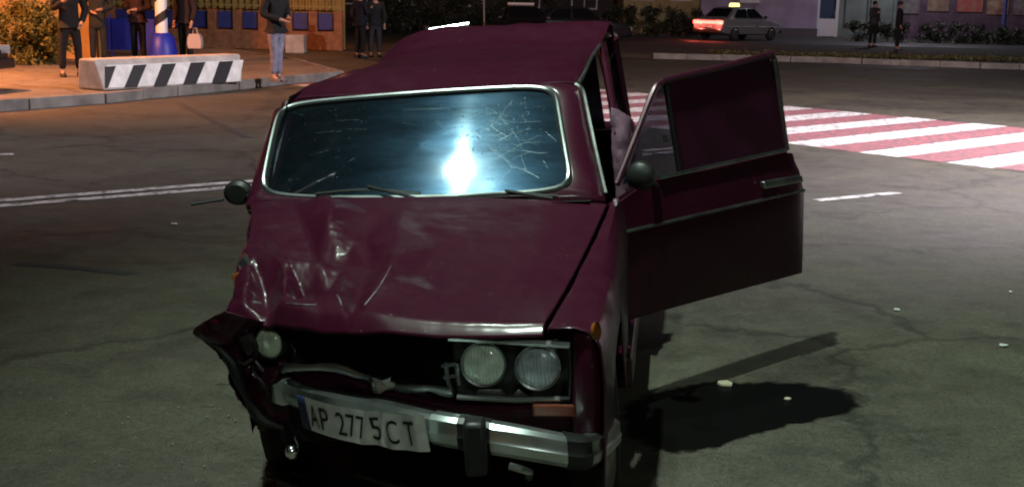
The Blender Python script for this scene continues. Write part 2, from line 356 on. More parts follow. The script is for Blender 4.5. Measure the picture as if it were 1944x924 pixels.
# ================================================================ WRECKED CAR (own coordinates: x to its left side, y to its rear, z up)
P_mar = car_paint('maroon_paint', (.036, .0032, .0130), dust=(.07, .028, .04), coat=.38, rough=.40)
P_bare = mat('bare_metal', (.09, .075, .08), .5, metal=.6, var=.4, scale=12, bump=.4, bscale=25)
M_chrome = mat('chrome', (.70, .78, .78), .33, metal=1, var=.25, scale=7)
M_chrome2 = mat('dull_chrome', (.40, .43, .42), .35, metal=1, var=.3, scale=9)
M_blk = mat('black_plastic', (.012, .013, .013), .45); M_rub = mat('rubber', (.011, .011, .011), .75)
M_tyre = mat('tyre', (.013, .013, .014), .8, bump=.3, bscale=40); M_under = mat('underbody', (.008, .008, .008), .9)
M_seat = mat('seat_cloth', (.02, .022, .028), .9, var=.3, scale=20); M_dash = mat('dash', (.02, .021, .022), .6)
M_amber = mat('amber', (.22, .07, .012), .2, coat=.6); M_rim = mat('rim', (.22, .22, .22), .4, metal=.8)
car = thing('wrecked_car', 'crashed dark maroon sedan with crumpled bonnet and front door hanging open', 'car')
car.matrix_world = CARM

# ---- bonnet: smooth sheet, then every fold of the crash pushed in
Lb = [C(474, 384, y=1.20), C(471, 452, y=.85), C(424, 588, y=.36)]
Rb = [C(1152, 387, y=1.22), C(1097, 505, y=.66), C(1029, 620, y=.06)]
def quad(A, t): return A[0]*((1-t)*(1-2*t))+A[1]*(4*t*(1-t))+A[2]*(t*(2*t-1))
NU, NV = 190, 150; bon = []
mid_r = C(812, 377, y=1.25); mid_f = C(670, 603, y=.22); mid_f2 = C(860, 616, y=.10)
for i in range(NV):
    v = i/(NV-1); a, b = quad(Lb, v), quad(Rb, v); row = []
    for j in range(NU):
        u = j/(NU-1); p = a.lerp(b, u)
        p.z += (mid_r.z-(Lb[0].z+Rb[0].z)/2+.012)*(1-(2*u-1)**2)*(1-v)+.028*(1-abs(2*u-1)**3)*4*v*(1-v)*.6
        p.y += -.10*math.sin(PI*u)*v*v*(1 if u > .45 else u/.45)
        row.append(p)
    bon.append(row)
from mathutils.geometry import delaunay_2d_cdt
FOLD = [(400, 340, 0), (560, 340, 0), (900, 340, 0), (1250, 340, 0), (1250, 700, 0), (1000, 700, 0), (820, 700, 0), (600, 700, 0), (380, 700, 0), (380, 500, 0), (760, 395, 0), (835, 470, 0), (845, 560, 0),
        (500, 420, 0), (474, 462, 0), (565, 398, 0), (632, 398, .048), (630, 432, .040), (690, 398, 0), (668, 445, -.010),
        (500, 470, .004), (548, 484, -.036), (600, 485, -.058), (646, 480, -.050), (440, 505, .012), (484, 503, .040), (540, 507, .048), (604, 507, .030), (655, 506, -.004),
        (428, 556, -.030), (500, 557, -.064), (566, 549, -.060), (618, 548, -.026), (466, 577, .004), (545, 573, .022), (604, 572, .008), (424, 600, -.020), (500, 602, -.022), (600, 606, -.016),
        (644, 556, .020), (655, 602, 0), (674, 566, -.024), (692, 430, -.016), (704, 500, -.028), (746, 502, .026), (720, 545, .030), (692, 585, .016), (790, 520, -.004)]
fr_ = delaunay_2d_cdt([Vector(q[:2]) for q in FOLD], [], [], 0, 1e-4)
FV, FT = fr_[0], fr_[2]; FI = [o[0] for o in fr_[3]]
def fold_h(x, y):
    for t in FT:
        (x0, y0), (x1, y1), (x2, y2) = [FV[k] for k in t]; d = (y1-y2)*(x0-x2)+(x2-x1)*(y0-y2)
        a = ((y1-y2)*(x-x2)+(x2-x1)*(y-y2))/d; b = ((y2-y0)*(x-x2)+(x0-x2)*(y-y2))/d; c = 1-a-b
        if a >= -1e-6 and b >= -1e-6 and c >= -1e-6: return a*FOLD[FI[t[0]]][2]+b*FOLD[FI[t[1]]][2]+c*FOLD[FI[t[2]]][2]
    return 0
def bonnet_fold(p, n, u, v):
    if n.z < 0: n = -n
    q = pix(p); wob = 7*fbm((p.x, p.y, 1), 7); h = sum(fold_h(q[0]+wob+a, q[1]+wob*.6+b) for a, b in ((0, 0), (7, 2), (-7, -2), (-3, 7), (3, -7)))/5
    w = max(0, 1-math.hypot((q[0]-550)/200, (q[1]-540)/100))
    h += w*.004*fbm((p.x, p.y, p.z), 9)+.003*fbm((p.x, p.y, 0), 3.0)
    lip = max(0, (v-.955)/.045)
    return n*h*min(1, v*9)+Vector((0, .012*lip, -.030*lip**1.6))
bon = displace(bon, bonnet_fold)
bonnet = MB().grid(bon).build('bonnet', P_mar, car, solid=.004, angle=24)
BF = [(p, pix(p)) for r_ in bon for p in r_]
def on_bonnet(px, py): return min(BF, key=lambda t: (t[1][0]-px)**2+(t[1][1]-py)**2)[0]
M_hilite = mat('highlight_metal', (.50, .47, .50), .35, metal=.8, var=.4, scale=40)  # pale metal slivers laid along the ridges as painted highlights
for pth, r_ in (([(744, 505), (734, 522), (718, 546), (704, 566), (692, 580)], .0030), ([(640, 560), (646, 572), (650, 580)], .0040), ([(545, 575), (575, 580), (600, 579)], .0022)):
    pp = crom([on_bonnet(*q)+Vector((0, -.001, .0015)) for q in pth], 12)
    MB().tube(pp, [r_*(.25+.75*math.sin(PI*k/11)*(0.7+.3*math.sin(k*2.1))) for k in range(12)], 5).build('ridge_highlight', M_hilite, bonnet)

# ---- front wing on the side that kept its shape
fy = np.linspace(.06, 1.44, 56); fw = []
for y in fy:
    v = max(0, min(1, (1.22-y)/1.16)); e = quad(Rb, v); row = []
    xs = .795-.028*max(0, (.35-y)/.35)**2; zt = e.z+(.0 if y < 1.22 else -.01)
    arch = .30+math.sqrt(max(0, .365**2-(y-.74)**2)) if abs(y-.74) < .365 else .26
    zb = max(.26, arch)
    inx = e.x+.010
    prof = [(inx, zt-.02), (inx+.004, zt-.002), (inx+(xs-inx)*.55, zt-.004), (xs-.018, zt-.022), (xs, zt-.065), (xs+.008, zt-.17)]
    for t in (.25, .5, .75, 1): prof.append((xs+.008-.012*t, (zt-.17)*(1-t)+zb*t if zt-.17 > zb else zb))
    if zt-.17 <= zb: prof[5] = (xs+.008, zb+.01)
    fw.append([Vector((a, y, b)) for a, b in prof])
fw = displace(fw, lambda p, n, u, v: n*(.006*fbm((p.x*1, p.y, p.z), 4)))
MB().grid(fw).build('front_wing', P_mar, car, solid=.003, angle=40)
# nose of that wing, beside the lamps
MB().grid(net([[(.700, .085, .765), (.745, .07, .762), (.775, .085, .73)], [(.698, .075, .65), (.748, .06, .65), (.785, .10, .64)], [(.69, .085, .50), (.745, .07, .50), (.78, .11, .48)], [(.68, .12, .36), (.74, .11, .36), (.775, .15, .34)]], 9, 14)).build('wing_nose', P_mar, car, solid=.004)
MB().lathe([(.0, -.008), (.012, -.007), (.020, -.003), (.022, .006)], C(1130, 628, x=.802), (1, -.35, .1), 14).build('side_indicator', M_amber, car)

# ---- inner structure under the bonnet and the cabin
ib = MB()
ib.box((0.18, .85, .53), (.90, .75, .40)); ib.box((.06, 2.4, .27), (1.1, 2.2, .10)); ib.box((.09, 1.31, .62), (1.16, .06, .60)); ib.box((0, 3.6, .50), (1.46, .9, .5))
ib.box((.18, .47, .50), (.95, .06, .36))
ib.build('underbody', M_under, car, smooth=False)
MB().grid([[Vector((-.62+.1*j, 1.30-.0*i, .955+.02*(j % 2)*0-.006*i)) + Vector((0, .05*i-.10, .0)) for j in range(14)] for i in range(4)]).build('cowl', M_blk, car)
rad = MB(); rad.box((.06, .43, .61), (.58, .03, .30)); 
for k in range(20): rad.box((.06-.28+k*.0295, .412, .61), (.006, .012, .29))
rad.build('radiator', M_under, car, smooth=False)

# ---- lamp frame with two round lamps, still in place
LF = lambda x, y, yy=.10: C(x, y, y=yy)
fr = MB()
fr.tube([LF(852, 640), LF(1010, 650), LF(1082, 654)], .010, 6); fr.build('lamp_frame_top', M_chrome2, car)
MB().tube([LF(868, 752), LF(980, 758), LF(1082, 756)], .009, 6).build('lamp_frame_bottom', M_chrome2, car)
MB().tube([LF(1082, 652), LF(1086, 700), LF(1083, 757)], .008, 6).build('lamp_frame_side', M_blk, car)
MB().prism([LF(856, 642, .15), LF(1086, 652, .15), LF(1084, 760, .15), LF(866, 756, .15)], (0, .05, 0)).build('lamp_panel', M_blk, car, smooth=False, bevel=.01)
MB().prism([LF(895, 752, .12), LF(910, 738, .12), LF(950, 738, .12), LF(965, 755, .12)], (0, .02, .0)).build('panel_corner', M_chrome2, car, smooth=False)
MB().prism([LF(966, 755, .12), LF(985, 738, .12), LF(1008, 756, .12)], (0, .02, .0)).build('panel_corner', M_chrome2, car, smooth=False)
def lens_mat(nm, col):
    m = mat(nm, tuple(min(.9, c*1.7) for c in col), .2, metal=.0, coat=1, var=.25, scale=30); return m
def headlamp(px, py, y, r, ax, col, nm='headlamp', tilt=0):
    c = C(px, py, y=y); a = Vector(ax).normalized()
    b = MB().lathe([(r*.9, .0), (r*1.0, -.004), (r*1.10, -.006), (r*1.16, .008), (r*1.12, .06), (r*.6, .10)], c, -a, 28).build(nm, M_chrome2, car)
    prof = [(0, .026)]+[(r*math.sin(t), .026*math.cos(t)) for t in np.linspace(.2, PI/2, 7)]+[(r*1.0, -.006)]
    MB().lathe(prof, c, a, 28).build('lens', lens_mat('lens_'+nm+str(px), col), b)
    rb = MB()
    for k in range(-5, 6):                            # vertical ribs of the glass
        x = k*r*.165; hh = math.sqrt(max(0, (r*.92)**2-x*x))
        u = a.cross(Vector((0, 0, 1))).normalized(); w = u.cross(a)
        pts = [c+u*x+w*(hh*t)+a*(.0275*math.sqrt(max(.02, 1-(x*x+(hh*t)**2)/(r*1.02)**2))) for t in np.linspace(-1, 1, 7)]
        rb.tube(pts, .0016, 4)
    rb.build('lens_ribs', lens_mat('lens_'+nm+str(px), col), b)
    return b
headlamp(918, 691, .12, .060, (0, -1, .03), (.40, .48, .40))
headlamp(1021, 697, .12, .060, (.06, -1, .03), (.26, .30, .32))
headlamp(512, 650, .36, .046, (-.35, -1, .05), (.36, .42, .33))
# broken grille remains beside the inner lamp
gb = MB()
for q in ([(846, 688), (850, 720), (858, 748)], [(838, 694), (866, 690)], [(842, 716), (868, 712)], [(866, 690), (872, 730)]): gb.tube([LF(*w, .14) for w in q], .006, 5)
gb.build('broken_grille', M_chrome2, car)
# lower grille trim, twisted
tr = crom([C(536, 706, y=.36), C(560, 696, y=.33), C(640, 700, y=.28), C(700, 716, y=.24), C(712, 738, y=.21), C(742, 728, y=.21), C(760, 736, y=.2), C(820, 738, y=.16), C(860, 744, y=.13)], 50)
MB().tube([p+Vector((0, 0, .008*fbm(p, 22))) for p in tr], [.010+.006*abs(math.sin(k*.37)) for k in range(50)], 6, sx=.6).build('twisted_trim', M_chrome, car, angle=50)
sh = [C(706, 716, y=.205), C(724, 722, y=.20), C(742, 716, y=.20), C(738, 736, y=.20), C(720, 748, y=.20)]
MB().prism(sh, (0, .01, .004)).build('torn_trim', M_chrome, car, smooth=False)
# lower front panel pushed in
lp = net([[C(548, 712, y=.37), C(640, 708, y=.30), C(740, 738, y=.24), C(860, 756, y=.16), C(1085, 762, y=.12)],
          [C(560, 735, y=.35), C(650, 728, y=.25), C(750, 752, y=.20), C(860, 775, y=.13), C(1088, 785, y=.10)],
          [C(556, 772, y=.40), C(650, 770, y=.30), C(750, 790, y=.24), C(870, 812, y=.16), C(1092, 815, y=.13)]], 46, 16)
lp = displace(lp, lambda p, n, u, v: n*(.022*fbm(p, 9)*max(0, 1-u*1.3)))
MB().grid(lp).build('front_panel', P_mar, car, solid=.004, angle=25)
MB().box(C(1052, 778, y=.085), (.12, .02, .035)).build('turn_lamp', mat('amber_dark', (.12, .028, .014), .3), car, smooth=False, bevel=.006)

# ---- crushed corner: wing, bumper end and inner arch folded together
cr_rows = [[C(428, 590, y=.40), C(470, 602, y=.34), C(520, 612, y=.36), C(575, 612, y=.38)],
           [C(392, 606, y=.44), C(440, 622, y=.36), C(490, 632, y=.40), C(560, 650, y=.44)],
           [C(374, 624, y=.47), C(424, 652, y=.38), C(470, 668, y=.43), C(545, 690, y=.44)],
           [C(396, 650, y=.50), C(436, 684, y=.42), C(478, 700, y=.40), C(540, 712, y=.40)],
           [C(436, 694, y=.50), C(452, 722, y=.44), C(494, 736, y=.38), C(548, 748, y=.40)],
           [C(456, 748, y=.50), C(474, 772, y=.46), C(508, 790, y=.42), C(552, 800, y=.46)],
           [C(478, 792, y=.55), C(500, 818, y=.52), C(530, 826, y=.52), C(575, 820, y=.58)]]
for r_ in cr_rows:
    r_[0] += cray(*pix(r_[0])).normalized()*-.13; r_[1] += cray(*pix(r_[1])).normalized()*-.05
crg = net(cr_rows, 44, 60)
crg = displace(crg, lambda p, n, u, v: n*(.022*fbm(p, 7)+.005*fbm(p, 20))*min(1, 6*v+.15))
P_dark = mat('scraped_paint', (.030, .006, .014), .45, col2=(.04, .028, .030), scale=12, bump=.3, bscale=30)
MB().grid(crg).build('crushed_wing', P_mar, car, solid=.004, angle=22)
# black end of the bumper thrown out
be = MB().tube(crom([C(378, 622, y=.40), C(396, 640, y=.36), C(440, 688, y=.36), C(462, 742, y=.38), C(492, 790, y=.40), C(540, 812, y=.40)], 16), [.010]+[.017+.005*math.sin(k*1.3) for k in range(14)]+[.010], 8)
be.build('bumper_end', M_blk, car)
for q, r_, m_ in (([(470, 640, .36), (486, 668, .33), (480, 700, .35), (500, 728, .34), (520, 770, .38)], .005, M_blk), ([(545, 640, .38), (560, 668, .35), (552, 700, .37)], .004, M_blk), ([(405, 612, .39), (430, 622, .35), (452, 618, .35), (470, 628, .34)], .007, P_bare), ([(438, 676, .38), (462, 690, .36), (480, 682, .36), (500, 704, .36)], .006, P_bare), ([(530, 812, .42), (540, 836, .40), (552, 848, .38)], .005, M_blk)):
    MB().tube(crom([C(a, b, y=d) for a, b, d in q], 14), r_, 5).build('torn_bracket' if m_ is P_bare else 'loose_wire', m_, car)
MB().prism([C(452, 640, y=.35), C(476, 634, y=.34), C(492, 660, y=.345), C(470, 676, y=.35)], (.0, .01, .004)).build('lamp_housing', P_bare, car, smooth=False)
# side of the crushed wing running back to the screen pillar
sw = [[Vector((x, y, z)) for (x, z) in ((quad(Lb, (1.2-y)/.84).x+.005, quad(Lb, (1.2-y)/.84).z-.025), (quad(Lb, (1.2-y)/.84).x+.0, quad(Lb, (1.2-y)/.84).z-.06), (quad(Lb, (1.2-y)/.84).x+.02, .66), (quad(Lb, (1.2-y)/.84).x+.05, .36))] for y in np.linspace(.40, 1.36, 30)]
sw = displace(sw, lambda p, n, u, v: n*.018*fbm(p, 7)*(1-v))
MB().grid(sw).build('front_wing', P_mar, car, solid=.003, angle=25)
# amber glass and torn metal at the fold
MB().prism([C(438, 522, y=.56), C(452, 516, y=.56), C(458, 536, y=.55), C(446, 548, y=.55)], (.01, .03, .0)).build('indicator_shard', M_amber, car, smooth=False, bevel=.004)
MB().prism([C(452, 500, y=.58), C(462, 488, y=.58), C(478, 512, y=.57), C(470, 524, y=.57), C(456, 516, y=.57)], (.0, .02, .012)).build('torn_metal', P_bare, car, smooth=False)

# ---- bumper: bright blades, black overrider and corner, all bent back on one side
bp = [(1164, 820, .34), (1146, 838, .16), (1118, 856, .035), (1080, 856, -.005), (1000, 842, -.035), (905, 826, -.035), (825, 812, .0), (715, 786, .13), (600, 760, .28), (556, 744, .36), (536, 734, .42)]
bc = crom([C(x, y, y=d) for x, y, d in bp], 101)
def blade(i0, i1, name, m, hs=1.0, out=0.0, parent=car):
    rows = []
    for k in range(i0, i1+1):
        p = bc[k]; t = (bc[min(k+1, 100)]-bc[max(k-1, 0)]).normalized(); nrm = Vector((0, 0, 1)).cross(t).normalized()
        if nrm.y > 0 and abs(nrm.y) > abs(nrm.x): nrm = -nrm
        elif abs(nrm.x) >= abs(nrm.y) and nrm.x < 0: nrm = -nrm
        pr = [(-.055, .030), (-.02, .046), (.008, .045), (.022, .034), (.022, .004), (.026, -.004), (.022, -.030), (.006, -.046), (-.03, -.044), (-.055, -.03)]
        rows.append([p+nrm*(a*hs+out)+Vector((0, 0, b*hs)) for a, b in pr])
    return MB().grid(rows, closed_v=True).build(name, m, parent, angle=30)
blade(0, 22, 'bumper_wrap', M_chrome2); blade(22, 31, 'bumper_corner', M_blk, 1.08, .002)
blade(31, 47, 'bumper_blade', M_chrome); blade(54, 60, 'bumper_blade', M_chrome)
blade(60, 84, 'bumper_blade', M_chrome2, .92); blade(84, 94, 'bumper_blade', M_chrome, .95); blade(94, 100, 'bumper_tip', M_blk, .8)
blade(30, 31, 'bumper_joint', M_blk, 1.1)
oc = bc[50]
MB().box(oc+Vector((0, -.025, -.022)), (.062, .075, .155), Matrix.Rotation(.1, 3, 'Z')).build('overrider', M_blk, car, bevel=.014)
blade(47, 54, 'bumper_sleeve', M_blk, 1.06)
MB().tube([C(968, 884, y=.06), C(990, 890, y=.05), C(1006, 896, y=.06), C(1004, 906, y=.09)], .011, 7).build('tow_eye', M_chrome2, car)
hb = MB().lathe([(.0, .026), (.010, .024), (.018, .016), (.022, .002), (.020, -.010), (.010, -.024), (.006, -.034)], C(555, 858, y=.30), (-.1, -.55, .8), 20).build('hanging_bulb', mat('bright_chrome', (.9, .92, .92), .2, metal=1), car)
MB().tube(crom([C(555, 858, y=.30), C(566, 846, y=.31), C(560, 830, y=.34), C(572, 806, y=.36)], 10), .003, 5).build('bulb_wire', M_blk, hb)
# ---- number plate, creased across its middle
PL, PR_ = C(603, 779, y=.235), C(823, 817, y=-.028)
pu = (PR_-PL); plen = pu.length; pu.normalize(); pn = Vector((pu.y, -pu.x, 0)).normalized()
if pn.y > 0: pn = -pn
pvx = (Vector((0, 0, 1))-pu*pu.z).normalized(); pvx = (pvx-pn*-.10).normalized(); PHh = .108
def plate_pt(s, t, out=0):                            # s 0..1 along, t -.5...5 up
    d = -.008*math.exp(-((s-.60-.10*t)/.055)**2)+.005*math.exp(-((s-.50-.08*t)/.05)**2)+.010*math.exp(-((s-.72)/.06)**2)+.006*math.sin(s*7)
    sag = -.012*math.sin(PI*s)
    ed = -.012*max(0, s-.93)/.07
    return PL+pu*(s*plen)+pvx*(t*PHh)+pn*(d+.034+out+ed)+Vector((0, 0, sag))
M_pl = mat('plate_white', (.80, .84, .80), .45, var=.12, scale=30); M_ink = mat('plate_ink', (.012, .014, .013), .6); M_plb = mat('plate_blue', (.012, .022, .07), .5); M_ply = mat('plate_yellow', (.6, .45, .03), .5)
plate = MB().grid([[plate_pt(s, t) for s in np.linspace(-.012, 1, 70)] for t in np.linspace(-.5, .5, 10)]).build('number_plate', M_pl, car, angle=60)
MB().grid([[plate_pt(s, t, .0012) for s in np.linspace(-.085, -.012, 8)] for t in np.linspace(-.5, .5, 6)]).build('plate_band', M_plb, plate, solid=.003)
def text_mesh(txt, size=1.0):
    cu_ = bpy.data.curves.new('t', 'FONT'); cu_.body = txt; cu_.size = size; cu_.resolution_u = 4
    ob = bpy.data.objects.new('t', cu_); COL.objects.link(ob); dg = bpy.context.evaluated_depsgraph_get()
    me = bpy.data.meshes.new_from_object(ob.evaluated_get(dg)); bpy.data.objects.remove(ob); bpy.data.curves.remove(cu_); return me
def plate_text(txt, s0, s1, t0, t1):
    me = text_mesh(txt); bm = bmesh.new(); bm.from_mesh(me); bmesh.ops.triangulate(bm, faces=bm.faces); bmesh.ops.subdivide_edges(bm, edges=bm.edges, cuts=2)
    bmesh.ops.triangulate(bm, faces=bm.faces)
    xs = [v.co.x for v in bm.verts]; ys = [v.co.y for v in bm.verts]; a, b, c, d = min(xs), max(xs), min(ys), max(ys)
    for v in bm.verts: v.co = plate_pt(s0+(v.co.x-a)/(b-a)*(s1-s0), t0+(v.co.y-c)/(d-c)*(t1-t0), .0045)
    bm.to_mesh(me); bm.free(); o = bpy.data.objects.new('plate_character', me); me.materials.append(M_ink); COL.objects.link(o); o.parent = plate; return o
for ch, s0, s1 in (('A', .02, .105), ('P', .125, .205), ('2', .275, .35), ('7', .365, .435), ('7', .45, .52), ('5', .55, .62), ('C', .70, .79), ('T', .84, .93)): plate_text(ch, s0, s1, -.33, .33)

# ---- windscreen
NS = 144
def rrect(th, k=10.0): c, s = math.cos(th), math.sin(th); r = (abs(c)**k+abs(s)**k)**(-1/k); return c*r, s*r
WBL, WBR, WTL, WTR = C(497, 374, y=1.33), C(1086, 362, y=1.33), C(534, 203, y=1.80), C(1053, 167, y=1.80)
WBM, WTM = C(795, 378, y=1.27), C(800, 180, y=1.755)
def WS(s, t):                                         # s,t in -1..1
    b = WBL.lerp(WBR, (s+1)/2)+(WBM-(WBL+WBR)/2)*(1-s*s); a = WTL.lerp(WTR, (s+1)/2)+(WTM-(WTL+WTR)/2)*(1-s*s)
    p = b.lerp(a, (t+1)/2); p.y -= .02*(1-t*t); return p
wn = ((WS(.1, 0)-WS(-.1, 0)).cross(WS(0, .1)-WS(0, -.1))).normalized()
if wn.y > 0: wn = -wn
ths = [2*PI*k/NS for k in range(NS)]
ring = lambda f, off=0, sx=1, sy=1: [WS(rrect(t)[0]*f*sx, rrect(t)[1]*f*sy)+wn*off for t in ths]
M_ws = screen_glass('windscreen_glass', (.55, .66, .70), .11, .25, .09, ((.060, .125, (.62, .86, 1), .62), (.050, .27, (.25, .58, 1), .35)))
ws = MB().grid([ring(f) for f in (.001, .2, .4, .6, .8, .92, 1.0)], closed_v=True).build('windscreen', M_ws, car)
MB().tube(ring(1.0, .004), .014, 6, closed=True).build('screen_seal', M_rub, ws)
MB().tube(ring(1.0, .014), .0075, 6, closed=True).build('screen_trim', M_chrome, ws)
def crack_mat():
    m = bpy.data.materials.new('crack_glass'); m.use_nodes = True; n = m.node_tree; n.nodes.remove(n.nodes['Principled BSDF'])
    t = n.nodes.new('ShaderNodeBsdfTransparent'); g = n.nodes.new('ShaderNodeBsdfGlossy'); g.inputs['Roughness'].default_value = .5; g.inputs['Color'].default_value = (.8, .95, 1, 1)
    x = n.nodes.new('ShaderNodeMixShader'); x.inputs[0].default_value = .24; n.links.new(t.outputs[0], x.inputs[1]); n.links.new(g.outputs[0], x.inputs[2]); n.links.new(x.outputs[0], n.nodes['Material Output'].inputs[0]); return m
# cracks: a star high on one side, long runs from it
ck = MB()
def crack(a, ang, L, n=9, w=.0013, wig=.20):
    s, t = a; pts = []
    for k in range(n+1):
        pts.append(WS(s, t)+wn*.002); ang += random.uniform(-wig, wig); s += math.cos(ang)*L/n; t += math.sin(ang)*L/n*1.9
        if abs(s) > .97 or abs(t) > .95: break
    if len(pts) > 2: ck.tube(pts, w, 3)
for c0, nn, Lm in (((.50, .30), 7, .34), ((.70, -.2), 4, .25), ((.62, -.5), 3, .3)):
    for k in range(nn): crack(c0, 2*PI*k/nn+random.uniform(-.2, .2), Lm*random.uniform(.4, 1.1), w=random.choice((.0004, .0006, .0010)))
for k in range(22): crack((random.uniform(.15, .9), random.uniform(-.8, .8)), random.choice((.3, -.5, -.8, 2.2))+random.uniform(-.3, .3), random.uniform(.08, .40), w=random.choice((.0002, .0003, .0005)), wig=.07)
for k in range(7): crack((random.uniform(-.8, .1), random.uniform(-.8, .8)), random.uniform(-.5, .5), random.uniform(.05, .2), w=.0002, wig=.05)
for k in range(140):
    s, t = random.uniform(-.9, .93), random.uniform(-.85, .85); q_ = random.uniform(.001, .0035); ck.box(WS(s, t)+wn*.002, (q_, q_, q_))
for r_ in (.05, .09, .14):
    for a0 in np.arange(0, 2*PI, .7):
        if random.random() < .6: ck.tube([WS(.52+r_*math.cos(a0+d), .28+r_*1.9*math.sin(a0+d))+wn*.002 for d in (0, .25, .5)], .0008, 3)
for k in range(90):                                   # crushed grains of glass
    s, t = random.gauss(.52, .13), random.gauss(.2, .32)
    if abs(s) < .95 and abs(t) < .9: ck.box(WS(s, t)+wn*.003, (random.uniform(.002, .009),)*2+(random.uniform(.002, .006),), Matrix.Rotation(random.random()*3, 3, 'Y'))
tag(ck.build('cracks', crack_mat(), ws, smooth=False), 'white cracks spreading across the screen', kind='stuff')
# frame between screen and pillars
outer = [C(*q[:2], y=q[2]) for q in ((466, 390, 1.30), (520, 210, 1.82), (560, 189, 1.86), (830, 171, 1.82), (1066, 156, 1.85), (1104, 166, 1.84), (1130, 280, 1.60), (1150, 382, 1.34), (1000, 384, 1.27), (795, 383, 1.245), (600, 384, 1.27))]
def polar(p): return math.atan2((p.z-WS(0, 0).z)*1.6, p.x-WS(0, 0).x)
# resample outer outline by angle around the screen
oc_ = []
O2 = [pix(p) for p in outer]; cx0, cy0 = pix(WS(0, 0))
nO = len(outer); dense = [(outer[i].lerp(outer[(i+1) % nO], f/12)) for i in range(nO) for f in range(12)]
def pang(p): a, b = pix(p); return math.atan2(-(b-cy0), a-cx0)
dang = [pang(p) for p in dense]
for q in ring(1.0):
    a = pang(q); k = min(range(len(dense)), key=lambda i: abs((dang[i]-a+PI) % (2*PI)-PI)); oc_.append(dense[k])
r1 = ring(1.0)
fr_rows = [[p-wn*.004 for p in r1], [p.lerp(o, .15)+wn*.012 for p, o in zip(r1, oc_)], [p.lerp(o, .6)+wn*.012 for p, o in zip(r1, oc_)], oc_, [o-wn*.05 for o in oc_]]
MB().grid(fr_rows, closed_v=True).build('screen_frame', P_mar, car, angle=60)
# wipers
for q, nm in (([(600, 372, 1.285), (700, 364, 1.28), (800, 371, 1.275)], 0), ([(870, 378, 1.25), (960, 372, 1.27), (1060, 376, 1.29)], 1)):
    pts = [C(x, y, y=d)+wn*.012 for x, y, d in q]
    w_ = MB().tube(crom(pts, 8), .006, 6).build('wiper', M_blk, car)
    MB().tube([pts[1]+Vector((0, 0, .012)), C(q[2][0]-10, 384, y=1.22)+Vector((0, 0, .015))], .006, 6).build('wiper_arm', M_blk, w_)

# ---- roof, buckled behind its middle
rr = [[C(548, 198, y=1.86)+Vector((-.02, .01, -.045)), C(560, 188, y=1.85), C(700, 179, y=1.82), C(830, 171, y=1.81), C(970, 164, y=1.81), C(1068, 156, y=1.84), C(1104, 165, y=1.85)],
      [(-.70, 2.12, 1.30), (-.60, 2.12, 1.372), (-.35, 2.1, 1.405), (0, 2.1, 1.412), (.3, 2.1, 1.408), (.56, 2.12, 1.395), C(1113, 140, y=2.12)],
      [(-.68, 2.45, 1.30), (-.58, 2.45, 1.372), (-.36, 2.45, 1.432), (0, 2.45, 1.455), (.3, 2.45, 1.456), (.55, 2.45, 1.448), C(1124, 112, y=2.45)],
      [(-.64, 2.8, 1.31), (-.54, 2.8, 1.395), (-.30, 2.85, 1.462), (0, 2.85, 1.482), (.3, 2.85, 1.474), (.55, 2.85, 1.458), C(1138, 84, y=2.85)],
      [(-.60, 3.0, 1.33), (-.50, 3.0, 1.41), (-.28, 3.0, 1.474), (0, 3.0, 1.490), (.3, 3.0, 1.482), (.56, 3.0, 1.472), C(1146, 72, y=3.0)],
      [(-.54, 3.22, 1.36), (-.45, 3.22, 1.50), (-.30, 3.22, 1.568), (0, 3.22, 1.578), (.3, 3.22, 1.575), (.6, 3.22, 1.575), C(1160, 42, y=3.22)],
      [(-.54, 3.36, 1.33), (-.44, 3.36, 1.42), (-.24, 3.36, 1.50), (0, 3.36, 1.53), (.3, 3.36, 1.54), (.6, 3.36, 1.54), (.69, 3.36, 1.48)]]
rg = displace(net(rr, 60, 64), lambda p, n, u, v: n*(.007*fbm(p, 4.5)*min(1, v*5)+.006*fbm(p, 12)*max(0, (v-.55)*2)))
MB().grid(rg).build('roof', P_mar, car, solid=.004, angle=40)
MB().tube([C(815, 58, y=3.36), C(850, 52, y=3.38), C(890, 46, y=3.40)], .011, 6).build('rear_screen_trim', M_chrome, car)
# gutter along the open side
MB().tube(crom([C(1092, 160, y=1.84), C(1106, 172, y=1.82), C(1116, 215, y=1.72), C(1134, 300, y=1.54), C(1150, 368, y=1.37)], 20), .009, 6).build('drip_rail', M_chrome2, car)
MB().tube(crom([C(1098, 158, y=1.86), C(1110, 138, y=2.1), C(1124, 108, y=2.45), C(1140, 84, y=2.85)], 16), .008, 6).build('drip_rail', M_chrome2, car)
MB().tube(crom([C(544, 200, y=1.84), C(520, 225, y=1.78), C(494, 310, y=1.55), C(476, 376, y=1.36)], 20), .008, 6).build('drip_rail', M_chrome2, car)
